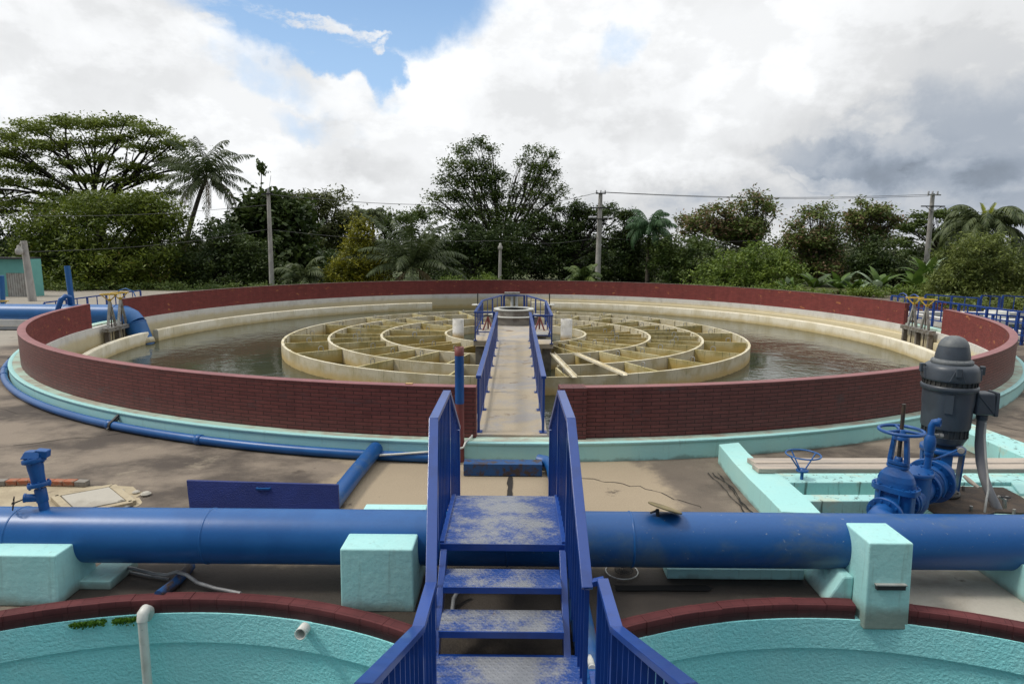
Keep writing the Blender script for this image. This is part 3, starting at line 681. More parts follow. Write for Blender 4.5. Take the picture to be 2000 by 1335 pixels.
railing('footbridge_railing', 'blue footbridge railing on the left, a white cable run along it', 'railing', [(-.53, 10.12, .305), (-.53, 20.35, .305)], group=g)
railing('footbridge_railing', 'blue footbridge railing on the right, black reflections beside its near end', 'railing', [(.53, 10.12, .305), (.53, 20.35, .305)], group=g)
g = 'blue railings round the centre platform'
railing('platform_railing', 'blue railing round the left half of the centre platform', 'railing', [(-.60, 20.42, .299), (-1.24, 20.42, .299), (-1.24, 24.8, .299), (-.54, 27.6, .299)], bal=.75, low=.28, group=g)
railing('platform_railing', 'blue railing round the right half of the centre platform', 'railing', [(.60, 20.42, .205), (1.24, 20.42, .205), (1.24, 24.8, .299), (.54, 27.6, .299)], bal=.75, low=.28, group=g)
railing('platform_railing', 'short blue railing closing the far end of the centre platform', 'railing', [(-.47, 27.6, .299), (.47, 27.6, .299)], bal=.9, low=.28, group=g)
for sx, lab in ((-1, 'left'), (1, 'right')):
    x = sx*1.1+(.03 if sx > 0 else 0); mb = MB()
    t = thing('valve_stand', f'small dark red valve stand by the well inside the {lab} platform railing', 'valve', (sx*.95, 23.2, .3), 'dark valve stands beside the well')
    build(MB().tube([(sx*.78, 23.0, .3), (sx*.95, 23.2, .78)], .03, 6).tube([(sx*1.12, 23.0, .3), (sx*.95, 23.2, .78)], .03, 6).tube([(sx*.95, 23.45, .3), (sx*.95, 23.2, .78)], .03, 6), 'tripod', 'red_paint', t)
    build(MB().tube(circle_pts((sx*.95, 23.2, .82), .16, 18), .016, 5, closed=True).beam((sx*.95-.16, 23.2, .82), (sx*.95+.16, 23.2, .82), .02, .015).beam((sx*.95, 23.04, .82), (sx*.95, 23.36, .82), .02, .015), 'handwheel', 'dark_iron', t)
# white cable and conduit
mb = MB().tube([(-.57, 10.15+i*.5, .45+.42*min(1, i/14)+.03*math.sin(i)) for i in range(21)], .012, 5)
tag(build(mb, 'cable', 'pvc_white'), 'thin white cable running along the left footbridge railing', 'cable')
p = [wy(735, 889, 9.45), wy(780, 886, 9.45), wy(835, 882, 9.45), Vector((-.95, 9.42, .20)), Vector((-.72, 9.42, .27)), Vector((-.70, 9.5, .325)), Vector((-.62, 9.75, .34)), Vector((-.60, 9.95, .36)), Vector((-.59, 10.0, .70))]
tag(build(MB().tube(p, .017, 7), 'conduit', 'pvc_white'), 'thin white plastic conduit crossing the green plinth to the footbridge', 'conduit')

# ---- level gauges and drain pipes at the far wall
for px, lab in ((933, 'left'), (1073, 'right')):
    p = wy(px, 595, 34); t = thing('level_gauge', f'black rod standing on a white float disc beyond the {lab} side of the platform', 'gauge', (p.x, p.y, p.z), 'black rods on white float discs')
    build(MB().lathe([(.30, p.z-.03), (.33, p.z), (.30, p.z+.03)], (p.x, p.y, 0), n=24), 'float', 'pvc_white', t)
    build(MB().lathe([(.12, -2.2), (.12, p.z-.03)], (p.x, p.y, 0), n=10), 'stem', 'pole_concrete', t)
    build(MB().tube([(p.x, p.y, p.z), (p.x, p.y, wy(px, 572, 34).z)], .03, 8), 'rod', 'dark_iron', t)
for px, lab in ((1000, 'left one of two white ribbed drainpipes on the far tank wall'), (1009, 'right one of two white ribbed drainpipes on the far tank wall')):
    p = wy(px, 600, 41.6); q = wy(px, 574, 41.6)
    tag(build(MB().tube([(p.x, p.y, p.z), (q.x, p.y, q.z)], .10, 10), 'drainpipe', 'glass_white'), lab, 'pipe', 'white drainpipes on the far tank wall')
p = wy(1002, 573, 41.6); t = build(MB().box(p.x-.55, p.x+.45, 41.3, 41.8, p.z-.03, p.z+.09), 'drain_hood', 'pole_concrete'); tag(t, 'small grey concrete hood above the white drainpipes on the far wall', 'hood')
# ------------------------------------------------------------------ sluices and inlet pipe
def sluice(label, a0, a1, R0, zt, yellow=2):
    am = (a0+a1)/2
    P = lambda r, a, z: Vector((TCX+r*math.cos(R(a)), TCY+r*math.sin(R(a)), z))
    t = thing('sluice_gate', label, 'sluice gate', tuple(P(R0, am, -2.2)))
    for a in (a0, am, a1):
        build(MB().beam(P(R0-.1, a, -2.2), P(R0-.1, a, zt), .11, .16, up=(math.cos(R(a)), math.sin(R(a)), 0)), 'frame_post', 'grey_concrete', t)
    build(MB().beam(P(R0-.1, a0-.5, zt+.07), P(R0-.1, a1+.5, zt+.07), .24, .14), 'lintel', 'steel', t)
    for k in range(2):
        aa, ab = (a0, am) if k == 0 else (am, a1); ac = (aa+ab)/2
        build(MB().beam(P(R0, aa+.4, -.75), P(R0, ab-.4, -.75), .05, 2*(zt+.70)), 'gate_leaf', 'white_plaster', t)
        build(MB().tube([P(R0-.1, ac, -1), P(R0-.1, ac, 1.25)], .022, 6), 'stem', 'rust', t)
        top = P(R0-.1, ac, 1.15)
        for s_ in (-1, 1):
            f = P(R0-.1, ac+s_*1.05, zt+.14)
            build(MB().beam(f, top, .07, .09), 'stand_leg', 'galvanised' if s_ > 0 else 'steel', t)
        w = build(MB().tube(circle_pts(tuple(top+Vector((0, 0, .28))), .30, 20), .022, 6, closed=True), 'handwheel', 'yellow_paint', t)
        mb = MB()
        for q in range(3): 
            e = circle_pts(tuple(top+Vector((0, 0, .28))), .30, 3)[q]; mb.beam(top, e, .03, .03)
        mb.lathe([(.05, 0), (.05, .1)], top, n=10); build(mb, 'spokes', 'yellow_paint', w)
    return t
sluice('twin sluice gate with yellow handwheels in the left gap of the brick parapet', -178.2, -172.6, 15.80, .02)
sluice('twin sluice gate with yellow handwheels in the right gap of the brick parapet', -8.3, -1.6, 15.80, .16)

# big inlet pipe crossing the left parapet gap and bending down into the water
t = thing('inlet_pipe', 'large blue inlet pipe crossing the left parapet gap and bending down into the water', 'pipe', (-20, 25.8, 0))
zc = .46; rr = .425
path = [(-34, 25.9, zc), (-30, 25.9, zc), (-24, 25.85, zc), (-16.25, 25.8, zc)]
build(MB().tube(path, rr, 28), 'straight_pipe', 'far_pipe_blue', t)
el = [(-16.25, 25.8, zc), (-15.95, 25.79, zc-.03), (-15.70, 25.77, zc-.15), (-15.52, 25.74, zc-.36)]
build(MB().tube(el, rr, 28), 'elbow', 'far_pipe_blue', t)
build(MB().tube([(-15.52, 25.74, zc-.36), (-15.02, 25.6, -1.15)], rr, 28), 'outlet_pipe', 'far_pipe_blue', t)
for p, d in (((-16.25, 25.8, zc), (1, 0, 0)), ((-15.52, 25.74, zc-.36), (.40, -.1, -.9)), ((-18.3, 25.82, zc), (1, 0, 0))):
    build(MB().lathe([(rr+.012, -.02), (rr+.012, .02)], p, d, n=28), 'weld_seam', 'pipe_blue', t)
build(MB().lathe([(rr+.03, -.1), (rr+.03, .12), (rr+.01, .12)], (-15.20, 25.65, -.68), (.40, -.1, -.9), n=28), 'stained_lip', 'cream_concrete', t)
# hooked vent and vertical pipe on it
p0 = wy(112, 608, 25.3); p1 = wy(119, 585, 25.35); p2 = wy(128, 578, 25.5); p3 = wy(136, 580, 25.65); p4 = wy(138, 596, 25.8)
build(MB().tube([p0, p1, p2, p3, p4], .10, 10), 'vent_hook', 'valve_blue', t)
q = wy(140, 588, 26.6); q2 = wy(131, 519, 26.6)
tag(build(MB().tube([(q.x, 26.6, 0), q, q2], .11, 12), 'vent_pipe', 'far_pipe_blue'), 'tall thin blue vent pipe standing behind the large inlet pipe', 'pipe')
# green support under it
tag(build(MB().box(-17.4, -16.7, 25.3, 26.4, 0, .14, (.05, .05, .05, .05)), 'pipe_support', 'teal_clean'), 'pale green concrete support under the large inlet pipe', 'support')

# ------------------------------------------------------------------ drain pipe round the plinth
t = thing('drain_pipe', 'thin blue pipe curving along the foot of the green plinth on the left', 'pipe', (-8, 13, 0))
arcp = [(TCX+16.50*math.cos(R(a)), TCY+16.50*math.sin(R(a)), .085) for a in np.linspace(-174, -93.2, 90)]
build(MB().tube(arcp, .075, 14), 'pipe_run', 'pipe_blue', t)
for a in (-150.5, -144, -140.5, -116.5, -108.8):
    p = (TCX+16.50*math.cos(R(a)), TCY+16.50*math.sin(R(a)), .085)
    build(MB().lathe([(.078, -.06), (.088, -.055), (.088, .055), (.078, .06)], p, (-math.sin(R(a)), math.cos(R(a)), 0), n=16), 'coupling', 'pipe_blue', t)
for a in (-149.5, -116.2):
    p = Vector((TCX+16.50*math.cos(R(a)), TCY+16.50*math.sin(R(a)), .085)); d = Vector((-math.sin(R(a)), math.cos(R(a)), 0)); n_ = Vector((math.cos(R(a)), math.sin(R(a)), 0))
    mb = MB().lathe([(.092, -.03), (.092, .03)], p, d, n=16).beam(p+n_*.02+Vector((0, 0, .07)), p-n_*.12+Vector((0, 0, .17)), .05, .03).beam(p+n_*.12+Vector((0, 0, -.05)), p-n_*.12+Vector((0, 0, .11)), .04, .02)
    build(mb, 'clamp', 'dark_iron', t)
tag(build(MB().tube([(-2.12, 9.62, .17), (-2.20, 8.6, .13), (-2.24, 7.4, .11), (-2.26, 6.6, .1)], .115, 18), 'outflow_pipe', 'pipe_blue_dusty'), 'dusty blue pipe lying from the plinth towards the raised hatch', 'pipe')
el = [(.42, 9.27, .12), (.52, 9.22, .12), (.60, 9.10, .12), (.63, 8.9, .12), (.64, 8.3, .11), (.655, 6.5, .10), (.66, 4.9, .10), (.66, 4.3, .10), (.66, 3.0, .10)]
tag(build(MB().tube(el, .10, 18), 'elbow_pipe', 'pipe_blue_dusty'), 'blue elbow pipe running under the right side of the stair', 'pipe')
t = thing('marker_pole', 'slim blue post with dark red tip and foot left of the footbridge entry', 'post', (-.79, 9.56, 0))
build(MB().tube([(-.79, 9.56, 0), (-.79, 9.56, .93)], .07, 18), 'lower_section', 'red_paint', t)
build(MB().tube([(-.79, 9.56, .931), (-.79, 9.56, 1.68)], .070, 18), 'middle_section', 'valve_blue', t)
build(MB().lathe([(.072, 1.681), (.072, 1.81), (.058, 1.81), (.058, 1.70)], (-.79, 9.56, 0), n=18), 'tip', 'red_paint', t)
# step box at the plinth
t = build(MB().box(-.68, .47, 8.90, 9.12, .012, .19), 'step_box', 'dirty_blue', None, .004); tag(t, 'low dirty blue steel step box in front of the footbridge entry', 'step')
t = build(MB().prism(irregular([(-.035, 8.1), (.035, 8.1), (.045, 8.88), (-.03, 8.88)], .012, 9), .009, .013), 'ground_crack', 'crack'); struct(t)
for i, pl in enumerate(([(-2.5, 7.9), (3.0, 7.95)],)):
    pass
for i, pl in enumerate((((-3.2, 7.6), (-2.5, 8.4), (-2.3, 9.3)), ((-9.5, 9.5), (-7.9, 10.4), (-6.2, 11.2), (-5.0, 12.2)), ((-12, 13.4), (-9.8, 12.2), (-7.4, 12.0)), ((1.0, 8.9), (1.9, 8.5), (2.6, 7.7)), ((5.2, 9.05), (6.4, 9.3), (7.6, 9.9)), ((9.0, 12.5), (9.7, 11.0), (10.8, 9.4)))):
    rd = random.Random(40+i); mb = MB(); P = [Vector(p) for p in pl]; Q = []
    for a, b in zip(P, P[1:]):
        for k in range(9): Q.append(a.lerp(b, k/9)+Vector((rd.uniform(-.05, .05), rd.uniform(-.05, .05))))
    for k, (a, b) in enumerate(zip(Q, Q[1:])):
        w = rd.uniform(.003, .009); n_ = Vector((-(b-a).y, (b-a).x)).normalized()*w
        mb.add([(a.x-n_.x, a.y-n_.y, .004+.0002*(k % 3)), (b.x-n_.x, b.y-n_.y, .004+.0002*(k % 3)), (b.x+n_.x, b.y+n_.y, .004+.0002*(k % 3)), (a.x+n_.x, a.y+n_.y, .004+.0002*(k % 3))], [(0, 1, 2, 3)])
    struct(build(mb, 'pavement_cracks', 'crack'))
# cracks by the right curb
rd = random.Random(11); mb = MB()
for k in range(3):
    x, y = 2.95+.07*k, 9.1
    pts = []
    while y > 7.0: pts.append((x, y)); x += rd.uniform(-.03, .035); y -= .12
    for (a, b), (c, d) in zip(pts, pts[1:]):
        w = rd.uniform(.004, .012); mb.add([(a-w, b, .0145+k*.002), (a+w, b, .0145+k*.002), (c+w, d, .0145+k*.002), (c-w, d, .0145+k*.002)], [(0, 1, 2, 3)])
struct(build(mb, 'pavement_cracks', 'crack'))

# ------------------------------------------------------------------ big pipe in front with its supports
PYc, PZc, PRr = 5.97, .46, .266
t = thing('main_pipe', 'thick glossy blue main pipe spanning the whole yard under the stair', 'pipe', (0, PYc, 0))
build(MB().tube([(x, PYc, PZc) for x in (-11, -6, -2, 0)], PRr, 56), 'pipe_left_length', 'pipe_blue', t)
build(MB().tube([(x, PYc, PZc) for x in (0, 2, 5, 11)], PRr, 56), 'pipe_right_length', 'pipe_blue_dusty', t)
for x in (-4.85, -2.95, 0.0, 1.22, 5.2):
    mb = MB(); mb.lathe([(PRr-.001, -.012), (PRr+.006, -.006), (PRr+.006, .006), (PRr-.001, .012)], (x, PYc, PZc), (1, 0, 0), n=56); build(mb, 'weld_seam', 'pipe_blue', t)
def saddle(label, x0, x1, y0=5.42, y1=6.46, zt=.6, tp=.03, foot=False, m='teal_clean', z0=0):
    t = thing('pipe_support', label, 'support', ((x0+x1)/2, y0, 0), 'pale green concrete pipe supports')
    o = build(MB().box(x0, x1, y0, y1, z0, zt, (.0, tp, .03, .0)), 'saddle_block', m, t, .015, seg=3)
    if foot: build(MB().box(x1-.02, x1+.30, y0+.30, y1+.2, 0, .09), 'foot', m, t, .01)
    return t
saddle('square pale green pipe support just left of the stair', -1.52, -.845, 5.40, 6.46, .6, .01)
saddle('pale green pipe support at the far left edge with a low foot', -5.4, -4.16, 5.44, 6.0, .49, .0, True)
t = saddle('tall pale green support pillar with a metal slot rising through the right pool curb', 3.28, 3.69, 5.40, 6.0, .70, .01, z0=-.13)
build(MB().box(3.36, 3.62, 5.385, 5.43, .27, .31), 'metal_slot', 'dark_iron', t)
build(MB().box(3.35, 3.63, 5.38, 5.43, .312, .322), 'slot_lip', 'galvanised', t)
build(MB().box(3.02, 3.279, 5.62, 6.4, 0, .27, (.16, 0, .0, .0)), 'haunch', 'teal_clean', t, .02)
saddle('pale green pipe support at the far right edge', 4.92, 6.2, 5.55, 6.5, .36, 0)
t = build(MB().box(1.62, 3.0, 6.02, 6.5, .012, .115), 'curb_block', 'teal_paint', None, .006); tag(t, 'low green concrete curb half hidden under the main pipe on the right', 'curb')
t = build(MB().prism(irregular([(1.07, 5.79), (1.98, 5.80), (2.03, 5.85), (1.97, 5.90), (1.07, 5.885)], .006, 4), .0125, .016), 'drain_slot', 'void'); struct(t)
# tilted disc on the pipe
c = wy(1299, 991, 5.93); t = thing('disc_cap', 'tilted oval brown disc on a short stem on top of the main pipe', 'cap', (1.42, 5.93, .72))
ax = Vector((.27, .22, .85)).normalized()
build(MB().lathe([(.02, -.010), (.165, -.010), (.171, 0), (.165, .008), (.148, .010), (.142, .005), (.0, .006)], c, ax, n=36), 'disc', 'brass_disc', t)
build(MB().tube([wy(1285, 1003, 5.93)-Vector((0, 0, .05)), wy(1284, 994, 5.93)], .018, 8).tube([wy(1270, 1001, 5.93), wy(1284, 996, 5.93)], .01, 6), 'stem', 'dark_iron', t)
# wire basket with a white knot under the pipe
p = wz(1218, 1118, 0); t = thing('wire_basket', 'round wire loop and mesh cover lying beside the drain slot', 'basket', (p.x, p.y, 0))
build(MB().tube(circle_pts((p.x-.02, p.y, .02), .165, 28), .006, 6, closed=True), 'wire_loop', 'pvc_white', t)
mb = MB()
for i in range(-4, 5):
    w = math.sqrt(max(0, .1**2-(i*.022)**2)); mb.tube([(p.x+i*.022, p.y-w, .03), (p.x+i*.022, p.y, .05), (p.x+i*.022, p.y+w, .03)], .0025, 4).tube([(p.x-w, p.y+i*.022, .03), (p.x, p.y+i*.022, .05), (p.x+w, p.y+i*.022, .03)], .0025, 4)
build(mb, 'mesh_cover', 'dark_iron', t); build(MB().lathe([(0, .04), (.04, .05), (.05, .08), (.03, .1), (0, .1)], (p.x, p.y+.06, 0), n=9), 'knot', 'pvc_white', t)
# grey hose at the left
pts = [wz(218, 1102, .05), wz(262, 1110, .08), wz(300, 1120, .07), wz(325, 1122, .08), wz(345, 1116, .12), wz(365, 1122, .13), wz(385, 1137, .08), wz(420, 1148, .05), wz(470, 1158, .05)]
tag(build(MB().tube(pts, .018, 8), 'hose', 'pvc_grey'), 'grey plastic hose snaking over the soil behind the left pool curb', 'hose')
pts = [wz(221, 1108, .02), wz(250, 1116, .02), wz(290, 1124, .02), wz(330, 1130, .02)]
tag(build(MB().tube(pts, .012, 6), 'cable', 'pvc_grey'), 'thin grey cable on the soil below the grey hose', 'cable')
tag(build(MB().tube([wz(372, 1105, .05), wz(340, 1140, .05), wz(310, 1162, .05)], .05, 12), 'short_pipe', 'dirty_blue'), 'short dark blue pipe under the grey hose', 'pipe')
tag(build(MB().tube([wz(905, 1150, .1), wz(893, 1156, .1), wz(886, 1168, .08), wz(884, 1185, .03), wz(883, 1200, .03)], .02, 8), 'bent_conduit', 'pvc_grey'), 'bent grey conduit on the ground seen between the stair treads', 'conduit')
# open hatch
t = thing('hatch_lid', 'open dark blue chequered steel hatch lid standing behind the main pipe', 'hatch', (-3.0, 7.3, 0))
a, b, c_, d_ = wy(364, 938, 7.30), wy(660, 946.5, 7.22), wy(663, 1000, 7.05), wy(372, 996, 7.12)
n_ = Vector((0, .035, 0))
mb = MB(); mb.hexa([d_-Vector((0, 0, .25)), c_-Vector((0, 0, .25)), c_-Vector((0, 0, .25))+n_, d_-Vector((0, 0, .25))+n_], [a, b, b+n_, a+n_]); build(mb, 'lid', 'hatch_plate', t, .002)
h0, h1 = wy(501, 954, 7.22), wy(526, 954, 7.22); mb = MB().beam(h0, h1, .02, .02).beam(h0, h0+Vector((0, .06, 0)), .02, .02).beam(h1, h1+Vector((0, .06, 0)), .02, .02); build(mb, 'handle', 'pipe_blue', t)

# ------------------------------------------------------------------ brick-edged manhole patch at the left
t = thing('manhole', 'square grey manhole lid in a broken sandy surround beside the air valve', 'manhole', (-5.4, 7.9, 0))
q = [wz(120, 968, .06), wz(213, 951, .06), wz(245, 977, .06), wz(150, 996, .06)]
build(MB().prism([(p.x, p.y) for p in q][::-1], .03, .065), 'lid', 'pale_slab', t, .004)
cq = sum((Vector(p) for p in q), Vector())/4
fr = [(cq+(p-cq)*1.22) for p in q]
mb = MB()
for i in range(4):
    a, b = fr[i], fr[(i+1) % 4]; mb.beam(Vector((a.x, a.y, .035)), Vector((b.x, b.y, .035)), .09, .055)
build(mb, 'frame', 'sand_slab', t, .006)
mb = MB(); rd = random.Random(3)
for i in range(9):
    a = wz(-30+i*22.5, 938+abs(i-4)*.6, .06); b = wz(-30+(i+1)*22.5-1.5, 938+abs(i-3)*.6, .06)
    mb = MB(); mb.beam(Vector((a.x, a.y, .045)), Vector((b.x, b.y, .045+rd.uniform(-.004, .004))), .11, .075)
    tag(build(mb, 'edging_brick', 'red_brick_edge' if 1 < i < 8 else 'grey_concrete', None, .008), 'edging brick ' + ['cut by the left photo edge', 'weathered grey, second in the row behind the air valve', 'third from the left behind the air valve', 'directly left of the air valve flange', 'hidden partly by the air valve', 'just right of the air valve', 'third from the right of the row above the manhole', 'orange-red, last but one on the right of the row', 'broken mossy grey, at the right end of the row'][i], 'brick', 'bricks edging the sandy patch')
rd = random.Random(8)
for i in range(7):
    p = wz(225+rd.uniform(-5, 60), 975+rd.uniform(-15, 18), .0)
    s_ = rd.uniform(.04, .09)
    mb = MB().lathe([(s_*.8, .0), (s_, s_*.3), (s_*.6, s_*.6), (0, s_*.65)], (p.x, p.y, .005), n=7, smooth=False)
    tag(build(mb, 'rubble_stone', 'pale_slab'), 'small broken concrete lump among the rubble by the manhole corner', 'stone', 'loose rubble beside the manhole')

# ------------------------------------------------------------------ air valve on the pipe
RSC = .82
t = thing('air_valve', 'blue air release valve with a small dark handwheel on top of the main pipe', 'valve', (-4.62, 5.97, .7))
B = Vector((-4.60, 5.97, .68)); T = Vector((-4.70, 6.02, 1.26)); ax = (T-B).normalized(); L = (T-B).length
P = lambda f: B+ax*(L*f)
build(MB().tube([P(0), P(.42)], .055, 18), 'neck', 'valve_blue', t)
build(MB().lathe([(.058, .0), (.064, .01), (.064, .13), (.058, .14)], P(.2), ax, n=18).tube([P(.27), P(.27)+Vector((-.13, -.06, .02))], [.045, .05], 14).lathe([(.055, 0), (.055, .02)], P(.27)+Vector((-.115, -.055, .02)), (-.9, -.42, .1), n=6), 'stopcock', 'valve_blue', t)
hc = P(.27)+Vector((-.21, -.10, -.02)); hx = Vector((-.80, -.55, .15)).normalized(); u = Vector((0, 0, 1)); u = (u-hx*u.dot(hx)).normalized(); w = hx.cross(u)
mb = MB(); N = 12; pts = []
for i in range(48):
    a_ = 2*PI*i/48; r_ = .060+.007*math.cos(a_*N); pts.append(hc+(u*math.cos(a_)+w*math.sin(a_))*r_)
mb.tube(pts, .007, 5, closed=True)
for i in range(6):
    a_ = 2*PI*i/6; mb.tube([hc, hc+(u*math.cos(a_)+w*math.sin(a_))*.056], .005, 5)
mb.lathe([(.014, -.012), (.014, .014)], hc, hx, n=8).tube([hc, P(.27)+Vector((-.11, -.05, .02))], .009, 6)
build(mb, 'handwheel', 'stem_steel', t)
mb = MB().lathe([(.118, 0), (.122, .006), (.122, .034), (.118, .04)], P(.50)-ax*.02, ax, n=26); bolts(mb, P(.50), ax, .097, 4, .014, .036, .4); build(mb, 'lower_flange', 'valve_blue', t)
build(MB().lathe([(.06, -.04), (.075, .0), (.078, .08), (.085, .13), (.088, .2)], P(.55), ax, n=24), 'float_chamber', 'valve_blue', t)
mb = MB().lathe([(.120, 0), (.126, .008), (.126, .03), (.118, .045)], P(.88), ax, n=26); bolts(mb, P(.88)+ax*.02, ax, .10, 4, .013, .034, .1); build(mb, 'upper_flange', 'valve_blue', t)
q = P(.96); e = Vector((1, .15, 0)).normalized(); f_ = ax.cross(e).normalized()
mb = MB().hexa([q+e*i*.085+f_*j*.075 for i, j in ((-1, -1), (1, -1), (1, 1), (-1, 1))], [q+ax*.075+e*(.02+i*.065)+f_*j*.04 for i, j in ((-1, -1), (1, -1), (1, 1), (-1, 1))])
mb.beam(q+ax*.05+e*.04, q+ax*.035+e*.145, .09, .075)
build(mb, 'cap', 'valve_blue', t, .01, seg=3)
build(MB().lathe([(.026, -.01), (.026, .05)], q-e*.055-f_*.02, ax, n=6), 'plug', 'valve_blue', t)
RSC = 1.0
# ------------------------------------------------------------------ front pools
def pool(side, label, segs, cx, X):
    t = thing('round_pool', label, 'pool', (cx, PY_, -2.2), 'rough turquoise pools with dark red brick curbs')
    lim = math.degrees(math.acos(abs(X-cx)/4.31))
    a0, a1 = (lim, 200) if side < 0 else (-20, 180-lim)
    build(MB().arc(cx, PY_, 4.31, 4.42, -.37, -.075, a0, a1, n=110), 'upper_wall', 'rough_turquoise', t)
    build(MB().arc(cx, PY_, 4.345, 4.42, -2.2, -.372, a0, a1, n=110), 'lower_wall', 'rough_turquoise', t)
    ye = PY_+4.3*math.sin(R(lim))
    build(MB().box(min(X, X-side*.08), max(X, X-side*.08), -3, ye, -2.2, -.02), 'side_wall', 'rough_turquoise', t)
    for s0, s1 in segs:
        # individual curb bricks show as slightly uneven pieces
        a = s0; rd = random.Random(int(s0*10)+side)
        mb = MB()
        while a < s1-.5:
            b = min(s1, a+3.35+rd.uniform(-.25, .25)); e = rd.uniform(-.003, .003); r_ = rd.uniform(-.003, .003)
            mb.arc(cx, PY_, 4.325+r_, 4.45+r_, -.078, .060+e, a+.02, b-.02, n=4, rnd=.004); a = b
        build(mb, 'brick_curb', 'curb_brick', t)
    return t
L0 = math.degrees(math.acos((-.62-PLX)/4.39)); R0_ = 180-math.degrees(math.acos((PRX-.72)/4.39))
pool(-1, 'rough turquoise pool with a white pipe hanging in it at the lower left', [(L0, 200)], PLX, -.62)
pool(1, 'rough turquoise pool at the lower right, its red curb split by the green pillar', [(-20, 78.7), (84.7, R0_)], PRX, .72)
# pipes on the left pool
t = thing('downpipe', 'pale plastic downpipe with a bent top hanging on the left pool wall', 'pipe', (-3.35, 5.4, -1.5))
pth = [wy(292, 1205, 5.50), wy(290, 1192, 5.44), wy(284, 1190, 5.37), wy(279, 1197, 5.34), wy(278, 1212, 5.33)]
build(MB().tube(pth, [.047, .049, .049, .049, .047], 16), 'elbow', 'pvc_white', t)
q = pth[-1]; build(MB().tube([q, (q.x-.0, q.y-.01, -1.9)], .040, 16), 'pipe', 'pvc_white', t)
a, b = wy(605, 1214, 5.46), wy(586, 1238, 5.22); ax = (b-a).normalized(); L = (b-a).length
tag(build(MB().lathe([(.052, -.08), (.052, L), (.044, L), (.044, L-.15), (0, L-.16)], a, ax, n=24), 'spout_pipe', 'pvc_white'), 'short open white pipe stub poking out of the left pool curb', 'pipe')
rd = random.Random(2)
for k, (px0, px1, lab) in enumerate(((160, 218, 'left'), (232, 272, 'right'))):
    mb = MB()
    for i in range(420):
        p = wy(rd.uniform(px0, px1), 1200, 5.47); r_ = 4.30+rd.uniform(-.03, .015); a = math.atan2(p.y-PY_, p.x-PLX)
        a = math.acos(max(-1, min(1, (p.x-PLX)/r_))); x, y = PLX+r_*math.cos(a), PY_+r_*math.sin(a); z = -.085-abs(rd.gauss(0, .022)); s_ = rd.uniform(.009, .02)
        d = Vector((rd.uniform(-1, 1), rd.uniform(-1, .2), rd.uniform(-1, .6))).normalized()*s_; e = d.cross(Vector((rd.random(), rd.random(), rd.random()))).normalized()*s_*.6
        c = Vector((x, y-.012, z)); mb.add([c-d, c+e, c+d, c-e], [(0, 1, 2, 3)])
    tag(build(mb, 'moss_tuft', 'leaf_weed'), 'green weed tuft under the red pool curb, ' + ('the wider one farther from the downpipe' if k == 0 else 'the denser one beside the downpipe'), 'weed', 'weed tufts under the pool curb')

# ------------------------------------------------------------------ the stair over the pipe
ST_X0, ST_X1 = -.575, .515
t = thing('stair', 'blue steel stair of worn chequer plate bridging the main pipe', 'stairs', (-.03, 5.2, 0))
build(MB().box(ST_X0+.03, ST_X1-.03, 5.19, 6.26, .762, .78), 'landing', 'tread_plate', t)
build(MB().box(ST_X0, ST_X1, 5.185, 5.225, .715, .7795), 'landing_edge', 'rail_blue', t, .003); build(MB().box(ST_X0, ST_X1, 6.225, 6.27, .715, .7795), 'landing_edge', 'rail_blue', t, .003)
for x, y_ in ((ST_X0-.005, 0), (ST_X1-.035, 0)):
    build(MB().box(x, x+.04, 5.2, 6.26, .72, .80), 'landing_side', 'rail_blue', t, .003)
for x in (ST_X0+.035, ST_X1-.03):
    mb = MB(); mb.beam((x, 5.19, .70), (x, 4.50, .12), .055, .13); build(mb, 'stringer', 'rail_blue', t, .003)
    mb = MB(); mb.beam((x, 6.24, .70), (x, 7.25, .08), .055, .13); build(mb, 'stringer', 'rail_blue', t, .003)
for i, (y0, y1, z) in enumerate(((4.80, 5.10, .585), (4.50, 4.80, .39))):
    o = build(MB().box(ST_X0+.065, ST_X1-.06, y0+.008, y1, z, z+.012), 'tread', 'tread_plate', t)
    build(MB().box(ST_X0+.065, ST_X1-.06, y0-.004, y0+.007, z-.04, z+.0118), 'tread_edge', 'rail_blue', t)
for i, (y0, y1, z) in enumerate(((6.35, 6.6, .52), (6.65, 6.9, .33), (6.95, 7.2, .16))):
    build(MB().box(ST_X0+.065, ST_X1-.06, y0, y1, z, z+.03), 'tread', 'tread_plate', t)
t2 = thing('lower_landing', 'lowest blue chequer-plate landing at the bottom edge of the photo', 'platform', (0, 4, 0))
build(MB().box(-.53, .58, 3.35, 4.49, .185, .2), 'deck_plate', 'tread_plate', t2)
build(MB().box(-.53, .58, 4.491, 4.52, .14, .199), 'edge_angle', 'rail_blue', t2)
for x, y in ((-.48, 4.4), (.5, 4.4), (-.48, 3.45), (.5, 3.45)): build(MB().box(x-.03, x+.03, y-.03, y+.03, 0.007, .185), 'leg', 'rail_blue', t2)
t3 = thing('approach_stair', 'blue steel stair climbing towards the viewer from the lower landing', 'stairs', (0, 2, 0))
for i in range(9):
    y = 3.30-i*.30; z = .34+i*.14
    build(MB().box(-.5, .55, y-.27, y, z, z+.03), 'tread', 'tread_plate', t3)
for x in (-.54, .59): build(MB().beam((x, 3.4, .18), (x, .5, 1.52), .05, .16), 'stringer', 'rail_blue', t3)
build(MB().box(-.56, .61, -1.6, .6, 1.5, 1.54), 'top_deck', 'tread_plate', t3)
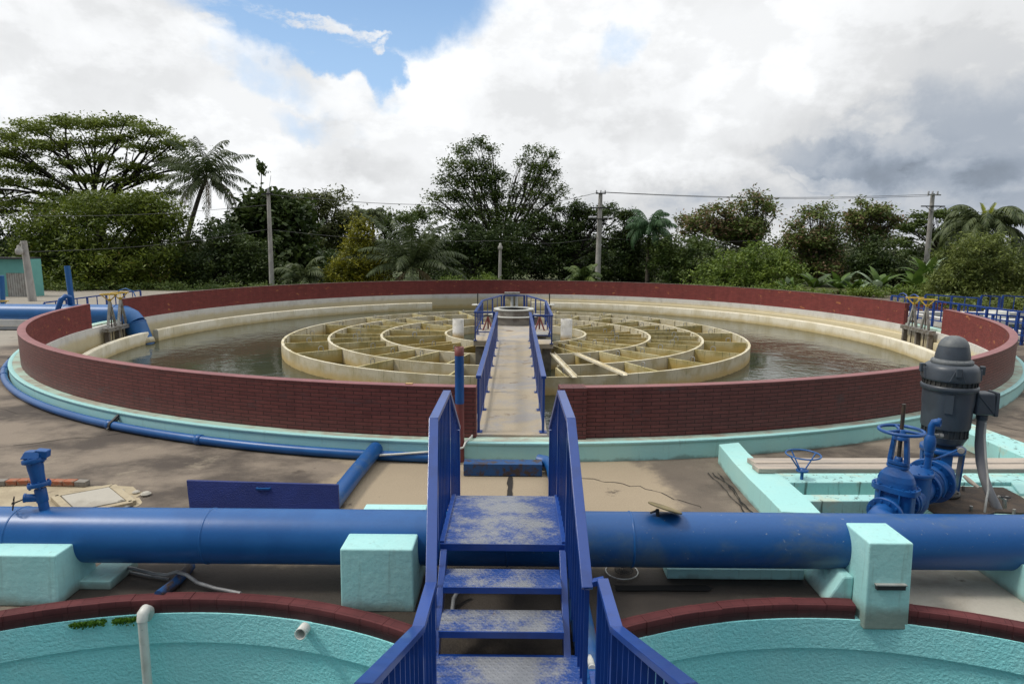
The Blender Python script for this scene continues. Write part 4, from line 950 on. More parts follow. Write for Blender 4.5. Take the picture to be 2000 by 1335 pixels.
def stair_rail(label, pts, foot, drop_end=True, spacing=.125, bw=.034, ext=None, cat='railing'):
    """pts: points of the rail top; foot(y) gives the height where balusters end"""
    pts = [Vector(p) for p in pts]
    t = thing('stair_railing', label, cat, (pts[0].x, pts[0].y, foot(pts[0].y)), 'blue handrails of the stairs')
    up = Vector((0, 0, 1))
    for i, (a, b) in enumerate(zip(pts, pts[1:])):
        d = (b-a).normalized(); sh = .012
        build(MB().beam(a-d*sh*(i > 0)-up*.02, b+d*sh-up*.02, .078, .04), 'top_rail', 'rail_blue', t, .004)
        L = Vector((b.x-a.x, b.y-a.y, 0)).length
        if L < .1: continue
        k = max(1, round(L/spacing))
        for j in range(k+(b is pts[-1])):
            q = a.lerp(b, j/k); f = foot(q.y)
            if j == 0 and i in (0, ): name, w = 'post', .06
            else: name, w = ('post', .055) if j == 0 else ('baluster', bw)
            if q.z-.05 > f: build(MB().beam((q.x, q.y+.01, f), (q.x, q.y+.01, q.z-.045), w, .012 if name == 'baluster' else .05, up=(0, 1, 0)), name, 'rail_blue', t)
    return t
def foot(y):
    if y > 6.26: return max(.01, .74-(y-6.26)*.62)
    if y > 5.19: return .70
    if y > 4.5: return .70-(5.19-y)*.84
    if y > 3.35: return .14
    return .14+(3.35-y)*.47
Pt = lambda px, py, Y: wy(px, py, Y)
lr = [Pt(893, 832, 7.2), Pt(873, 762, 6.22), Pt(847, 815, 5.15), Pt(842, 1135, 4.12), Pt(817, 1222, 3.57), Pt(708, 1335, 2.33)]
d = lr[-1]-lr[-2]; lr.append(lr[-1]+d*1.6)
stair_rail('blue handrail down the left side of the stair, bending twice towards the viewer', lr, foot)
rr_ = [Pt(1078, 832, 7.2), Pt(1096, 762, 6.22), Pt(1115, 815, 5.15), Pt(1147, 1140, 4.12)]
stair_rail('blue handrail down the right side of the stair, ending in a square cut', rr_, foot)
r2 = [Pt(1177, 1128, 4.12), Pt(1204, 1222, 3.57), Pt(1347, 1335, 2.33)]
d = r2[-1]-r2[-2]; r2.append(r2[-1]+d*1.6)
tt = stair_rail('blue handrail at the lower right beginning beside the last treads', r2, foot)
build(MB().beam(Pt(1157, 1137, 4.14), Pt(1180, 1132, 4.14), .05, .035, up=(0, 0, 1)), 'end_stub', 'rail_blue', tt)
t = thing('junction_case', 'small blue steel bracket box beside the foot of the stair on the right', 'box', (.72, 4.2, 0))
build(MB().box(.63, .86, 4.30, 4.34, .06, .20), 'front_plate', 'rail_blue', t, .004)
build(MB().box(.63, .86, 4.06, 4.299, .18, .20), 'top_plate', 'rail_blue', t, .004)
tag(build(MB().tube([(.66, 5.15, .02), (.66, 4.95, .12), (.66, 4.6, .16), (.66, 4.36, .2)], .028, 10), 'white_hose', 'pvc_white'), 'short white plastic pipe beside the right stringer of the stair', 'pipe')

# ------------------------------------------------------------------ green curbs on the right
PZ = lambda px, py, z=.3: tuple(wz(px, py, z))[:2]
t = thing('pump_pit', 'pale green concrete curbs forming the pump pits on the right', 'curb', (4.5, 8, 0))
build(MB().prism([PZ(1404, 867), PZ(1432, 901), PZ(1463, 934), PZ(1495, 965), PZ(1527, 998), PZ(1606, 1003), PZ(1572, 967), PZ(1542, 941), PZ(1524, 929), PZ(1497, 914), PZ(1462, 884), PZ(1443, 863)], -.3, .3), 'long_curb', 'teal_paint', t, .012, seg=3)
build(MB().prism([PZ(1536, 941), PZ(2060, 940), PZ(2060, 928), PZ(1521, 928.5)], -.3, .297), 'cross_curb', 'teal_stained', t, .012, seg=3)
build(MB().prism([PZ(1578, 977), PZ(1830, 976), PZ(1830, 964), PZ(1566, 964)], -.3, .294), 'cross_curb', 'teal_stained', t, .012, seg=3)
build(MB().prism([PZ(1992, 962), PZ(2060, 962), PZ(2060, 936), PZ(1972, 936)], -.3, .294), 'end_curb', 'teal_paint', t, .012)
build(MB().prism([PZ(1500, 1000, 0), PZ(2100, 1000, 0), PZ(2100, 905, 0), PZ(1500, 912, 0)], .016, .022), 'pit_floor', 'teal_stained', t)
t = thing('green_curb', 'pale green curb with black mould running off the right edge behind the motor', 'curb', (8, 10, 0))
build(MB().prism([PZ(1884, 842), PZ(2080, 926), PZ(2080, 893), PZ(1890, 824)], 0, .3), 'curb', 'teal_stained', t, .012, seg=3)
for k, (ya, yb, lab) in enumerate(((893.5, 903.5, 'weathered plank lying across the pump pit, the one farther back'), (905, 915, 'weathered plank lying across the pump pit, the one nearer the main pipe'))):
    a, b = wz(1459+k*10, ya, .37), wz(1476-k*2+k*8, yb, .37); c2, d2 = wz(2120, yb, .37), wz(2120, ya, .37)
    lo = lambda p: Vector((p.x, p.y, .305)); mb = MB()
    m1 = a.lerp(b, .5)
    mb.hexa([lo(b), lo(c2), lo(d2), lo(a)], [b, c2, d2, a]); tag(build(mb, 'plank', 'wood', None, .006), lab, 'plank', 'planks across the pump pit')
# ---- small blue handwheel
def Q(px, py, Y): return wy(px, py, Y)
t = thing('valve_handwheel', 'thin blue handwheel on V-shaped spokes standing by the planks', 'handwheel', tuple(wy(1567, 925, 8.1)))
c = wy(1569, 887, 8.1); r_ = .215
build(MB().tube(circle_pts(tuple(c), r_, 36), .011, 8, closed=True), 'wheel_rim', 'pipe_blue', t)
h = wy(1567, 918, 8.1); mb = MB()
for a_ in (200, 20, 110): mb.tube([c+Vector((r_*math.cos(R(a_)), r_*math.sin(R(a_)), 0)), h+Vector((.04*math.cos(R(a_)), .04*math.sin(R(a_)), .0))], .010, 6)
build(mb, 'spokes', 'pipe_blue', t)
build(MB().lathe([(.075, -.012), (.08, .0), (.075, .012), (.03, .016), (.03, .03), (0, .03)], h, n=20), 'hub', 'pipe_blue', t)
build(MB().tube([(h.x, h.y, .0), h], .022, 8), 'stem', 'pipe_blue', t)

# ------------------------------------------------------------------ pump set
MX, MY = 5.42, 7.70
t = thing('pump_plinth', 'mould-streaked green concrete block under the rusty pump base plate', 'plinth', (5.7, 7.5, 0))
build(MB().box(4.98, 7.2, 7.02, 8.02, .0, .26), 'block', 'teal_stained', t, .012)
build(MB().prism(irregular([(4.98, 7.08), (5.55, 7.04), (5.72, 7.12), (6.35, 7.1), (6.4, 7.9), (5.0, 7.95)], .008, 2), .262, .285), 'base_plate', 'rust', t)
mb = MB(); bolts(mb, (MX+.3, 7.4, .30), (0, 0, 1), .38, 5, .018, .045, .1); build(mb, 'anchor_bolts', 'steel', t)
tag(build(MB().tube([wy(1882, 928, 7.45), wy(1893, 938, 7.4), wy(1912, 952, 7.3)], [.02, .03, .02], 8), 'wood_block', 'wood'), 'bit of pale wood wedged on the rusty base plate', 'wood')
RSC = .83
t = thing('pump_motor', 'dark grey vertical pump motor with a domed cap on the right', 'motor', (MX, MY, .9))
Cc = (MX, MY, 0)
build(MB().lathe([(.17, .90), (.17, .95), (.25, .955), (.262, .98), (.305, 1.05)], Cc, n=44), 'bottom_skirt', 'motor_grey', t)
mb = MB().lathe([(.285, 1.05), (.285, 1.155)], Cc, n=44)
for i in range(22):
    a_ = 2*PI*i/22; mb.beam((MX+.288*RSC*math.cos(a_), MY+.288*RSC*math.sin(a_), 1.052), (MX+.288*RSC*math.cos(a_), MY+.288*RSC*math.sin(a_), 1.153), .012, .02, up=(math.cos(a_), math.sin(a_), 0))
build(mb, 'lower_louvre', 'motor_dark', t)
build(MB().lathe([(.312, 1.155), (.318, 1.17), (.322, 1.40), (.334, 1.47), (.336, 1.63)], Cc, n=44), 'body', 'motor_grey', t)
build(MB().lathe([(.345, 1.628), (.366, 1.632), (.370, 1.675), (.35, 1.69)], Cc, n=44), 'middle_ring', 'motor_grey', t)
mb = MB().lathe([(.335, 1.69), (.335, 1.75)], Cc, n=44)
for i in range(30):
    a_ = 2*PI*i/30; mb.beam((MX+.338*RSC*math.cos(a_), MY+.338*RSC*math.sin(a_), 1.69), (MX+.338*RSC*math.cos(a_), MY+.338*RSC*math.sin(a_), 1.75), .01, .02, up=(math.cos(a_), math.sin(a_), 0))
build(mb, 'upper_louvre', 'motor_dark', t)
build(MB().lathe([(.352, 1.748), (.368, 1.752), (.366, 1.77), (.358, 1.88), (.340, 1.92), (.30, 1.945), (.25, 1.95)], Cc, n=44), 'upper_bracket', 'motor_grey', t)
for a_ in (250, 335, 165, 70):
    n_ = Vector((math.cos(R(a_)), math.sin(R(a_)), 0)); s_ = Vector((-n_.y, n_.x, 0)); p = Vector((MX, MY, 0))+n_*.355*RSC
    mb = MB().hexa([p+s_*k*.085+n_*j+Vector((0, 0, 1.765)) for k, j in ((-1, -.05), (-1, .012), (1, .012), (1, -.05))], [p+s_*k*.035+n_*j+Vector((0, 0, 1.90)) for k, j in ((-1, -.05), (-1, .02), (1, .02), (1, -.05))])
    mb.beam(p+n_*.02+Vector((0, 0, 1.83)), p+n_*.02+Vector((0, 0, 1.935)), .06, .055, up=tuple(n_)); build(mb, 'lifting_lug', 'motor_grey', t, .008)
mb = MB().lathe([(.262, 1.945), (.268, 1.95), (.268, 1.985), (.258, 1.99), (.245, 2.0), (.225, 2.005)], Cc, n=44); bolts(mb, (MX, MY, 1.985), (0, 0, 1), .248, 16, .010, .012); build(mb, 'cap_flange', 'motor_top', t)
build(MB().lathe([(.226, 2.0), (.222, 2.05), (.205, 2.12), (.192, 2.165)], Cc, n=44), 'cap', 'motor_grey', t)
build(MB().lathe([(.194, 2.163), (.192, 2.175), (.165, 2.225), (.12, 2.262), (.06, 2.283), (0, 2.288)], Cc, n=44), 'dome', 'motor_top', t)
dv = Vector((CAM.x-MX, CAM.y-MY, 0)).normalized(); s_ = Vector((-dv.y, dv.x, 0)); 
pp = Vector((MX, MY, 0))+dv*.332*RSC-s_*(-.02)
build(MB().beam(pp+Vector((0, 0, 1.37)), pp+Vector((0, 0, 1.60)), .085, .02, up=tuple(dv)), 'name_plate', 'motor_grey', t, .003)
t = thing('discharge_pump', 'blue cast pump casing with a bolted side flange under the motor', 'pump', (MX, MY, .285))
build(MB().lathe([(.275, .835), (.295, .84), (.295, .895), (.28, .90)], Cc, n=40), 'top_plate', 'valve_blue', t)
build(MB().lathe([(.11, .33), (.10, .5), (.10, .84)], Cc, n=24), 'column', 'motor_dark', t)
for a_ in (-20, 70, 160, 250):
    c1, s1 = math.cos(R(a_)), math.sin(R(a_)); m_ = (MX+c1*.235*RSC, MY+s1*.235*RSC)
    build(MB().beam((m_[0], m_[1], .36), (m_[0]+c1*.02, m_[1]+s1*.02, .836), .17 if a_ in (-20,) else .12, .02, up=(c1, s1, 0)), 'leg', 'valve_blue' if a_ != 160 else 'valve_blue', t)
mb = MB().lathe([(.27, .286), (.285, .29), (.285, .325), (.2, .33), (.15, .36), (.12, .42)], Cc, n=36); bolts(mb, (MX, MY, .325), (0, 0, 1), .25, 8, .016, .018); build(mb, 'base_flange', 'motor_dark', t)
RSC = 1.0
# junction box and conduit
t = thing('junction_box', 'dark grey electrical junction box bolted to the right side of the motor', 'box', (5.8, 7.6, 1.3))
a, b = wy(1901, 764, 7.58), wy(1940, 764, 7.58)
build(MB().box(a.x, b.x+.0, 7.48, 7.66, 1.345, 1.62, (.0, .03, .0, .0)), 'case', 'motor_grey', t, .03, seg=3)
build(MB().box(b.x-.03, b.x+.02, 7.47, 7.67, 1.33, 1.63, (.02, .0, .01, .01)), 'lid', 'motor_grey', t, .015, seg=3)
build(MB().beam((a.x+.01, 7.477, 1.59), (b.x-.04, 7.477, 1.38), .014, .014), 'cover_rib', 'motor_grey', t)
build(MB().tube([(MX+.2, 7.65, 1.48), (a.x+.02, 7.6, 1.48)], .09, 14), 'neck', 'motor_grey', t)
build(MB().lathe([(.058, 1.27), (.062, 1.28), (.062, 1.335)], (wy(1918, 812, 7.58).x, 7.58, 0), n=16), 'gland', 'motor_grey', t)
tag(build(MB().tube([wy(1918, 815, 7.58), wy(1915, 840, 7.58), wy(1913, 870, 7.56), wy(1915, 900, 7.5), wy(1921, 930, 7.42), wy(1932, 960, 7.33), wy(1949, 995, 7.24), wy(1965, 1020, 7.16)], .052, 16), 'conduit', 'conduit_grey'), 'thick grey flexible conduit curving down from the junction box', 'conduit')
tag(build(MB().tube([wy(1925, 825, 7.45), wy(1923, 850, 7.44), wy(1925, 890, 7.4), wy(1929, 930, 7.3), wy(1930, 955, 7.22), wy(1925, 985, 7.12), wy(1923, 1000, 7.1)], .013, 8), 'wire', 'galvanised'), 'thin pale tube hanging beside the thick grey conduit', 'tube')
t = thing('small_tap', 'small metal tap with a dark handle by the green block at the right edge', 'tap', tuple(wy(1960, 985, 7.0)))
build(MB().tube([wy(1962, 992, 6.98), wy(1962, 974, 6.98)], .022, 8).tube([wy(1962, 976, 6.98), wy(1950, 968, 6.98)], .014, 8), 'body', 'steel', t)
build(MB().beam(wy(1956, 970, 6.96), wy(1973, 971, 6.96), .02, .014), 'handle', 'dark_iron', t)
# valve train
RSC = .88
A0 = Vector((4.11, 6.60, .47)); A1 = Vector((5.20, 7.42, .62)); D = (A1-A0).normalized()
AP = lambda s: A0+D*s
def flange(r, s, th, n=12, name='flange', par=None, m='valve_blue'):
    mb = MB().lathe([(r-.006, -th/2), (r, -th/2+.005), (r, th/2-.005), (r-.006, th/2)], AP(s), D, n=36)
    bolts(mb, AP(s), D, r*.84, n, .017, th/2+.018, .3); return build(mb, name, m, par)
t = thing('gate_valve', 'blue gate valve with a round handwheel and tall dark threaded stem', 'valve', (4.29, 6.74, .1))
flange(.215, 0, .045, 12, par=t); flange(.205, .42, .045, 12, par=t)
VX, VY = AP(.21).x, AP(.21).y; sN = Vector((-D.y, D.x, 0)).normalized(); dH = Vector((D.x, D.y, 0)).normalized()
def slab(mb, z0, z1, a0, b0, a1, b1, n=28, p=3.0):
    # superellipse section, a across the pipe, b along it
    rings = []; a0, b0, a1, b1 = [q*RSC for q in (a0, b0, a1, b1)]
    for z, a_, b_ in ((z0, a0, b0), (z1, a1, b1)):
        rings.append([Vector((VX, VY, z))+sN*a_*math.copysign(abs(math.cos(u))**(2/p), math.cos(u))+dH*b_*math.copysign(abs(math.sin(u))**(2/p), math.sin(u)) for u in [2*PI*i/n for i in range(n)]])
    mb.add(rings[0]+rings[1], [(i, (i+1) % n, n+(i+1) % n, n+i) for i in range(n)], smooth=True)
    mb.add(rings[0], [tuple(range(n))[::-1]]); mb.add(rings[1], [tuple(range(n))]); return mb
mb = slab(MB(), .26, .45, .15, .10, .22, .14); slab(mb, .45, .70, .22, .14, .225, .13); mb.tube([AP(.02), AP(.40)], .16, 24)
for s1 in (-.1, .1): mb.beam(Vector((VX, VY, .45))+sN*s1-dH*.14, Vector((VX, VY, .70))+sN*s1-dH*.135, .015, .03, up=tuple(dH))
build(mb, 'valve_body', 'valve_blue', t)
mb = slab(MB(), .70, .755, .265, .175, .265, .175)
for i in range(14):
    u = 2*PI*(i+.5)/14; mb.lathe([(.014, -.045), (.014, .042)], Vector((VX, VY, .727))+sN*.238*RSC*math.copysign(abs(math.cos(u))**.667, math.cos(u))+dH*.15*RSC*math.copysign(abs(math.sin(u))**.667, math.sin(u)), n=6, smooth=False)
build(mb, 'bonnet_flange', 'valve_blue', t)
mb = MB()
pr_ = [(.755, .215, .14), (.82, .212, .138), (.88, .185, .125), (.93, .135, .10), (.965, .095, .085)]
for (z0, a_, b_), (z1, c_, d_) in zip(pr_, pr_[1:]): slab(mb, z0, z1, a_, b_, c_, d_, p=2.4)
build(mb, 'bonnet', 'valve_blue', t)
mb = slab(MB(), .965, .995, .125, .085, .125, .085); slab(mb, 1.005, 1.035, .12, .08, .12, .08)
for s1 in (-.088, .088): mb.lathe([(.016, .93), (.016, 1.06)], Vector((VX, VY, 0))+sN*s1, n=6, smooth=False)
mb.lathe([(.045, 1.035), (.045, 1.075), (.03, 1.08)], (VX, VY, 0), n=14); build(mb, 'gland_flange', 'valve_blue', t)
for s1 in (-1, 1): build(MB().hexa([Vector((VX, VY, 1.03))+sN*(s1*.085+i*.022)+dH*j*.03 for i, j in ((-1, -1), (1, -1), (1, 1), (-1, 1))], [Vector((VX, VY, 1.30))+sN*(s1*.06+i*.02)+dH*j*.028 for i, j in ((-1, -1), (1, -1), (1, 1), (-1, 1))]), 'yoke_arm', 'valve_blue', t, .006)
build(MB().lathe([(.095, 1.28), (.095, 1.305), (.06, 1.33), (.05, 1.375), (.038, 1.39)], (VX, VY, 0), n=22), 'yoke_head', 'valve_blue', t)
wc = Vector((VX, VY, 1.375))
w_ = build(MB().tube(circle_pts(tuple(wc), .245, 44), .021, 10, closed=True), 'handwheel', 'valve_blue', t)
mb = MB()
for a_ in (75, 195, 315): mb.tube([wc, wc+Vector((.215*math.cos(R(a_)), .215*math.sin(R(a_)), 0))], [.022, .015], 8)
build(mb, 'spokes', 'valve_blue', w_)
mb = MB().tube([(VX, VY, 1.05), (VX, VY, 1.67)], .022, 12)
for i in range(52): mb.lathe([(.0222, -.004), (.0245, 0), (.0222, .004)], (VX, VY, 1.06+i*.0117), n=12)
build(mb, 'stem', 'stem_steel', t)
build(MB().tube([Vector((4.02, 6.18, .44)), AP(-.16), AP(-.02)], [.17, .15, .15], 24), 'inlet_spool', 'valve_blue', t)
t = thing('check_valve', 'blue check valve with a round bolted lid behind the gate valve', 'valve', tuple(AP(.68)-Vector((0, 0, .3))))
flange(.215, .468, .045, 12, par=t); flange(.235, .93, .05, 12, par=t)
cv = AP(.68)
build(MB().lathe([(.12, .30), (.19, .42), (.20, .55), (.195, .78)], (cv.x, cv.y, 0), n=32).tube([AP(.47), AP(.6), AP(.76), AP(.92)], [.16, .19, .19, .18], 28), 'valve_body', 'valve_blue', t)
mb = MB().lathe([(.215, .782), (.222, .788), (.222, .822), (.21, .83)], (cv.x, cv.y, 0), n=32); bolts(mb, (cv.x, cv.y, .825), (0, 0, 1), .192, 10, .013, .018); build(mb, 'lid', 'valve_blue', t)
t = thing('discharge_spool', 'thick blue discharge pipe with two large bolted flanges joining the pump', 'pipe', tuple(AP(1.1)-Vector((0, 0, .3))))
build(MB().tube([AP(.955), AP(1.02), AP(1.10), AP(1.20)], [.19, .20, .235, .24], 34), 'pipe', 'valve_blue', t)
flange(.305, 1.16, .05, 14, par=t, name='large_flange'); build(MB().tube([AP(1.18), AP(1.42)], .2, 30), 'stub', 'valve_blue', t)
build(MB().tube([AP(1.02)+Vector((.2*math.cos(a_)*0, 0, 0))+sN*.215*math.cos(a_)+Vector((0, 0, .215*math.sin(a_))) for a_ in np.linspace(-.5, 3.6, 20)], .011, 6), 'clamp_band', 'pipe_blue', t)
RX = AP(.88).x+.02; RY = AP(.88).y-.06
t = thing('riser_pipe', 'slim blue riser with an open elbow and a small gauge arm by the motor', 'pipe', (RX, RY, .7))
build(MB().tube([(RX, RY, .62), (RX, RY, 1.02)], .044, 14), 'lower_pipe', 'valve_blue', t)
mb = MB()
for z in (.70, .80): mb.lathe([(.062, z-.02), (.062, z+.02)], (RX, RY, 0), n=8, smooth=False)
mb.lathe([(.048, .98), (.056, .985), (.056, 1.03)], (RX, RY, 0), n=14); build(mb, 'union', 'valve_blue', t)
build(MB().lathe([(.05, 1.03), (.068, 1.06), (.070, 1.15), (.062, 1.20), (.045, 1.23)], (RX, RY, 0), n=20), 'check_body', 'valve_blue', t)
rt = Vector((.72, -.69, 0)); build(MB().tube([(RX, RY, 1.22), (RX, RY, 1.33), Vector((RX, RY, 1.375))+rt*.02, Vector((RX, RY, 1.385))+rt*.055], [.04, .042, .048, .05], 16, caps=False).lathe([(.058, 0), (.058, .035), (.038, .035), (.038, -.02)], Vector((RX, RY, 1.385))+rt*.05, rt, n=20), 'elbow', 'valve_blue', t)
build(MB().tube([(RX-.02, RY, 1.235), (RX+.12, RY-.02, 1.225)], .02, 8).lathe([(.03, -.02), (.03, .02)], (RX+.1, RY-.02, 1.225), (1, 0, 0), n=6, smooth=False), 'bare_fitting', 'steel', t)
g0 = Vector((RX, RY, .94)); g1 = wy(1869, 879, 7.25)
build(MB().tube([g0, g0+Vector((.08, 0, .0)), g1], .017, 8), 'gauge_arm', 'valve_blue', t)
gv = (CAM-g1).normalized(); build(MB().lathe([(.036, -.02), (.042, -.015), (.042, .012), (.036, .014)], wy(1877, 880, 7.2), gv, n=20), 'gauge', 'steel', t)
RSC = 1.0
# ------------------------------------------------------------------ background structures
# ---- building at the left edge
bl = wy(0, 508, 40); zt = wy(30, 506, 40).z
t = thing('pump_house', 'small pale green building with a breeze-block vent at the left edge', 'building', (-33, 42, 0))
xr = wy(62, 590, 40).x; vx0, vx1 = wy(14, 560, 40).x, wy(55, 560, 40).x; vz1 = wy(30, 533, 40).z
build(MB().box(-40, vx0, 40, 41.15, 0, zt).box(vx0, vx1+.1, 40.25, 41.15, 0, zt).box(vx0, vx1+.1, 40.002, 40.25, vz1, zt-.002).box(vx1+.1, xr, 40, 41.15, 0, zt-.01), 'wall', 'teal_wall', t)
build(MB().box(-40.3, wy(50, 500, 40).x, 39.8, 41.3, zt, zt+.1), 'roof_slab', 'dark_iron', t)
mb = MB(); nx, nz = 9, 10
for i in range(nx+1):
    x = vx0+(vx1-vx0)*i/nx; mb.box(x-.045, x+.045, 40.02, 40.24, 0, vz1)
for j in range(nz+1):
    z = vz1*j/nz; mb.box(vx0, vx1, 40.05, 40.22, z-.07, z+.08)
build(mb, 'vent_block', 'vent_block', t); build(MB().box(vx0, vx1, 40.243, 40.249, 0, vz1), 'dark_opening', 'void', t)
tag(build(MB().tube([(wy(5, 590, 33).x, 33, 0), wy(3, 538, 33)], .12, 10), 'blue_post', 'far_pipe_blue'), 'dark blue post at the left edge in front of the pale green building', 'post')
p = wy(0, 588, 27.5); t = thing('yellow_handwheel', 'yellow handwheel on a short stand at the extreme left edge', 'handwheel', (p.x, p.y, 0))
build(MB().tube(circle_pts((p.x, p.y, p.z), .3, 20), .02, 6, closed=True), 'wheel', 'yellow_paint', t)
build(MB().tube([(p.x, p.y, p.z-.35), (p.x+.3, p.y, p.z)], .015, 5).tube([(p.x, p.y, p.z-.35), (p.x-.3, p.y, p.z)], .015, 5).tube([(p.x, p.y, .0), (p.x, p.y, p.z-.35)], .03, 6), 'stand', 'yellow_paint', t)
# ---- railings in the background
def far_rail(label, a, b, h, base, bal=.35, mids=(), arch=False, nm='walkway_railing', group='blue railings beyond the tank', m='rail_blue', tz=None):
    """a, b: photo pixels of the rail top with distances; base height under them"""
    A_, B_ = a, b; t = thing(nm, label, 'railing', (A_.x, A_.y, base), group)
    up = Vector((0, 0, 1)); d = (B_-A_).normalized(); L = (B_-A_).length
    build(MB().beam(A_, B_, .06, .06), 'top_rail', m, t)
    for f_ in mids: build(MB().beam(A_-up*f_, B_-up*f_, .04, .04), 'mid_rail', m, t)
    n = max(1, round(L/1.4))
    for i in range(n+1):
        p = A_.lerp(B_, i/n); build(MB().beam((p.x, p.y, base), p-up*.031, .075, .075, up=(0, 1, 0)), 'post', m, t)
        if i < n:
            k = max(1, round(L/n/bal))
            for j in range(1, k):
                q = A_.lerp(B_, (i+j/k)/n); build(MB().beam((q.x, q.y, q.z-(mids[-1] if mids else h)+.021), q-up*.031, .035, .035, up=(0, 1, 0)), 'baluster', m, t)
    if arch:
        for s_ in (0, .8):
            c = A_+d*(.8+s_); build(MB().tube([c+d*-.35-up*.9, c-d*.35, c-d*.2+up*.12, c+up*.17, c+d*.2+up*.12, c+d*.35, c+d*.35-up*.9], .03, 6), 'ladder_hoop', m, t)
    return t
wl = lambda px, py, Y: wy(px, py, Y)
far_rail('blue railing descending to the right just outside the right end of the parapet', wl(1742, 577, 29.5), wl(2060, 617, 20.8), .95, .0, .42, (.38, .8), True)
far_rail('nearer blue railing low behind the right parapet with a rail at knee height', wl(1885, 610, 24.8), wl(2070, 624, 20.9), .9, .0, .35, (.42, .84))
far_rail('blue railing section with square panels against the shrubs, left of the pair', wl(1808, 575, 32), wl(1912, 582, 31), .95, .0, .45, (.75,))
far_rail('blue square-panelled railing section second from the right edge', wl(1917, 577, 31), wl(1953, 579, 31), .95, .0, .5, (.75,))
far_rail('blue square-panelled railing section touching the right edge', wl(1959, 577, 31), wl(2050, 583, 31), .95, .0, .55, (.75,))
far_rail('far blue railing rising to the right behind the large inlet pipe', wl(86, 591, 30), wl(274, 567, 36.5), .95, .0, .55, (.85,), False)
far_rail('blue railing below the large inlet pipe at the left edge', wl(-30, 607, 25.8), wl(140, 607, 25.8), .95, -.02, .42, (.78,))
# ladder hoops by the left railing
p = wl(246, 572, 34.8); tag(build(MB().tube([p+Vector((-.6, 0, -1.6)), p+Vector((-.6, 0, -.2)), p+Vector((-.35, 0, .15)), p+Vector((0, 0, .25)), p+Vector((.4, 0, .1)), p+Vector((.55, 0, -.3)), p+Vector((.55, 0, -1.6))], .03, 6), 'ladder_hoop', 'far_pipe_blue'), 'pale blue ladder hoop above the left end of the far parapet', 'ladder')
# low walls and basins on both sides
t = thing('side_basin', 'pale rectangular side basin behind the railings at the right edge', 'basin', (21, 26, 0))
build(MB().box(18.2, 30, 20.6, 20.9, 0, .42).box(18.2, 18.5, 20.9, 30, 0, .42).box(18.5, 30, 29.7, 30, 0, .42), 'basin_wall', 'white_plaster', t, .02)
build(MB().box(18.5, 30, 20.9, 29.7, .25, .27), 'water', 'pool_water', t)
build(MB().box(18.1, 30, 24.9, 25.3, .421, .60), 'cross_wall', 'white_plaster', t)
for x in (20.5, 22.6): build(MB().lathe([(.45, .3), (.45, .75), (.38, .75), (.38, .3)], (x, 27, 0), n=24), 'round_tub', 'pvc_white', t)
tag(build(MB().box(16.9, 19.5, 31.2, 31.5, 0, .55), 'red_edged_wall', 'curb_brick'), 'low red brick wall seen through the right gap of the parapet', 'wall')
tag(build(MB().box(16.9, 19.5, 28.8, 31.19, 0, .12), 'channel_slab', 'grey_concrete'), 'grey channel slab behind the right sluice gate', 'slab')
tag(build(MB().box(-30, -19.4, 25.3, 25.7, 0, .30), 'channel_wall', 'white_plaster'), 'low pale channel wall under the railing at the left edge', 'wall')
tag(build(MB().box(-30, -17.6, 24.3, 25.1, 0.0, .05), 'dark_channel', 'motor_dark'), 'dark grate strip along the channel wall at the left edge', 'grate')
# ---- poles, lamps and wires
def pole(label, base_px, top_px, Y, r0=.17, r1=.11, cat='utility pole', nm='utility_pole', grp='concrete utility poles'):
    b = wy(*base_px, Y); tp = wy(*top_px, Y); b = Vector((b.x+(b.x-tp.x)*(b.z/(tp.z-b.z)), Y, 0))
    t = thing(nm, label, cat, tuple(b), grp)
    build(MB().tube([b, tp], [r0, r1], 8), 'shaft', 'pole_concrete', t); return t, b, tp
def arm(t, p, w, dy=0, m='dark_iron', th=.1, name='crossarm'):
    return build(MB().beam(p+Vector((-w, -.16, 0)), p+Vector((w, -.16+dy, 0)), th, th), name, m, t)
def insul(t, p, h=.22, r=.07):
    build(MB().lathe([(r*.5, 0), (r, h*.2), (r*.6, h*.45), (r, h*.6), (r*.5, h)], p, n=10), 'insulator', 'ceramic', t)
t, b, pc = pole('tall concrete utility pole with crossarms standing just right of centre', (1167, 548), (1173, 378), 55, .26, .17)
wl2 = lambda px, py: wy(px, py, 55)
a_ = wl2(1173, 378); arm(t, a_, .42)
for dx in (-.36, 0, .36): insul(t, a_+Vector((dx, -.16, .05)))
a_ = wl2(1172, 406); arm(t, a_, .85)
a_ = wl2(1172, 428); arm(t, a_, 1.05)
for dx in (-.85, -.5, .42, .85): build(MB().lathe([(.08, -.17), (.09, -.12), (.09, .12), (.08, .17)], a_+Vector((dx, -.3, .14)), (1, 0, .1), n=10), 'cutout', 'ceramic', t)
build(MB().beam(wl2(1172, 442), wl2(1185, 433), .05, .05), 'brace', 'dark_iron', t)
t, b, prr = pole('leaning concrete utility pole with a crossarm before the right-hand palm', (1808, 530), (1822, 378), 58, .25, .17)
wr = lambda px, py: wy(px, py, 58)
a_ = wr(1822, 381); arm(t, a_, .6, m='galvanised')
for dx in (-.5, -.15, .3): insul(t, a_+Vector((dx, -.16, .05)), .3, .09)
a_ = wr(1820, 403); arm(t, a_, 1.05)
build(MB().beam(wr(1806, 404)+Vector((0, -.2, 0)), wr(1818, 414)+Vector((0, -.2, 0)), .05, .05), 'brace', 'steel', t); build(MB().beam(wr(1836, 404)+Vector((0, -.2, 0)), wr(1820, 414)+Vector((0, -.2, 0)), .05, .05), 'brace', 'steel', t)
t, b, pl = pole('slender concrete utility pole among the dark trees left of centre', (531, 557), (524, 375), 48, .20, .135)
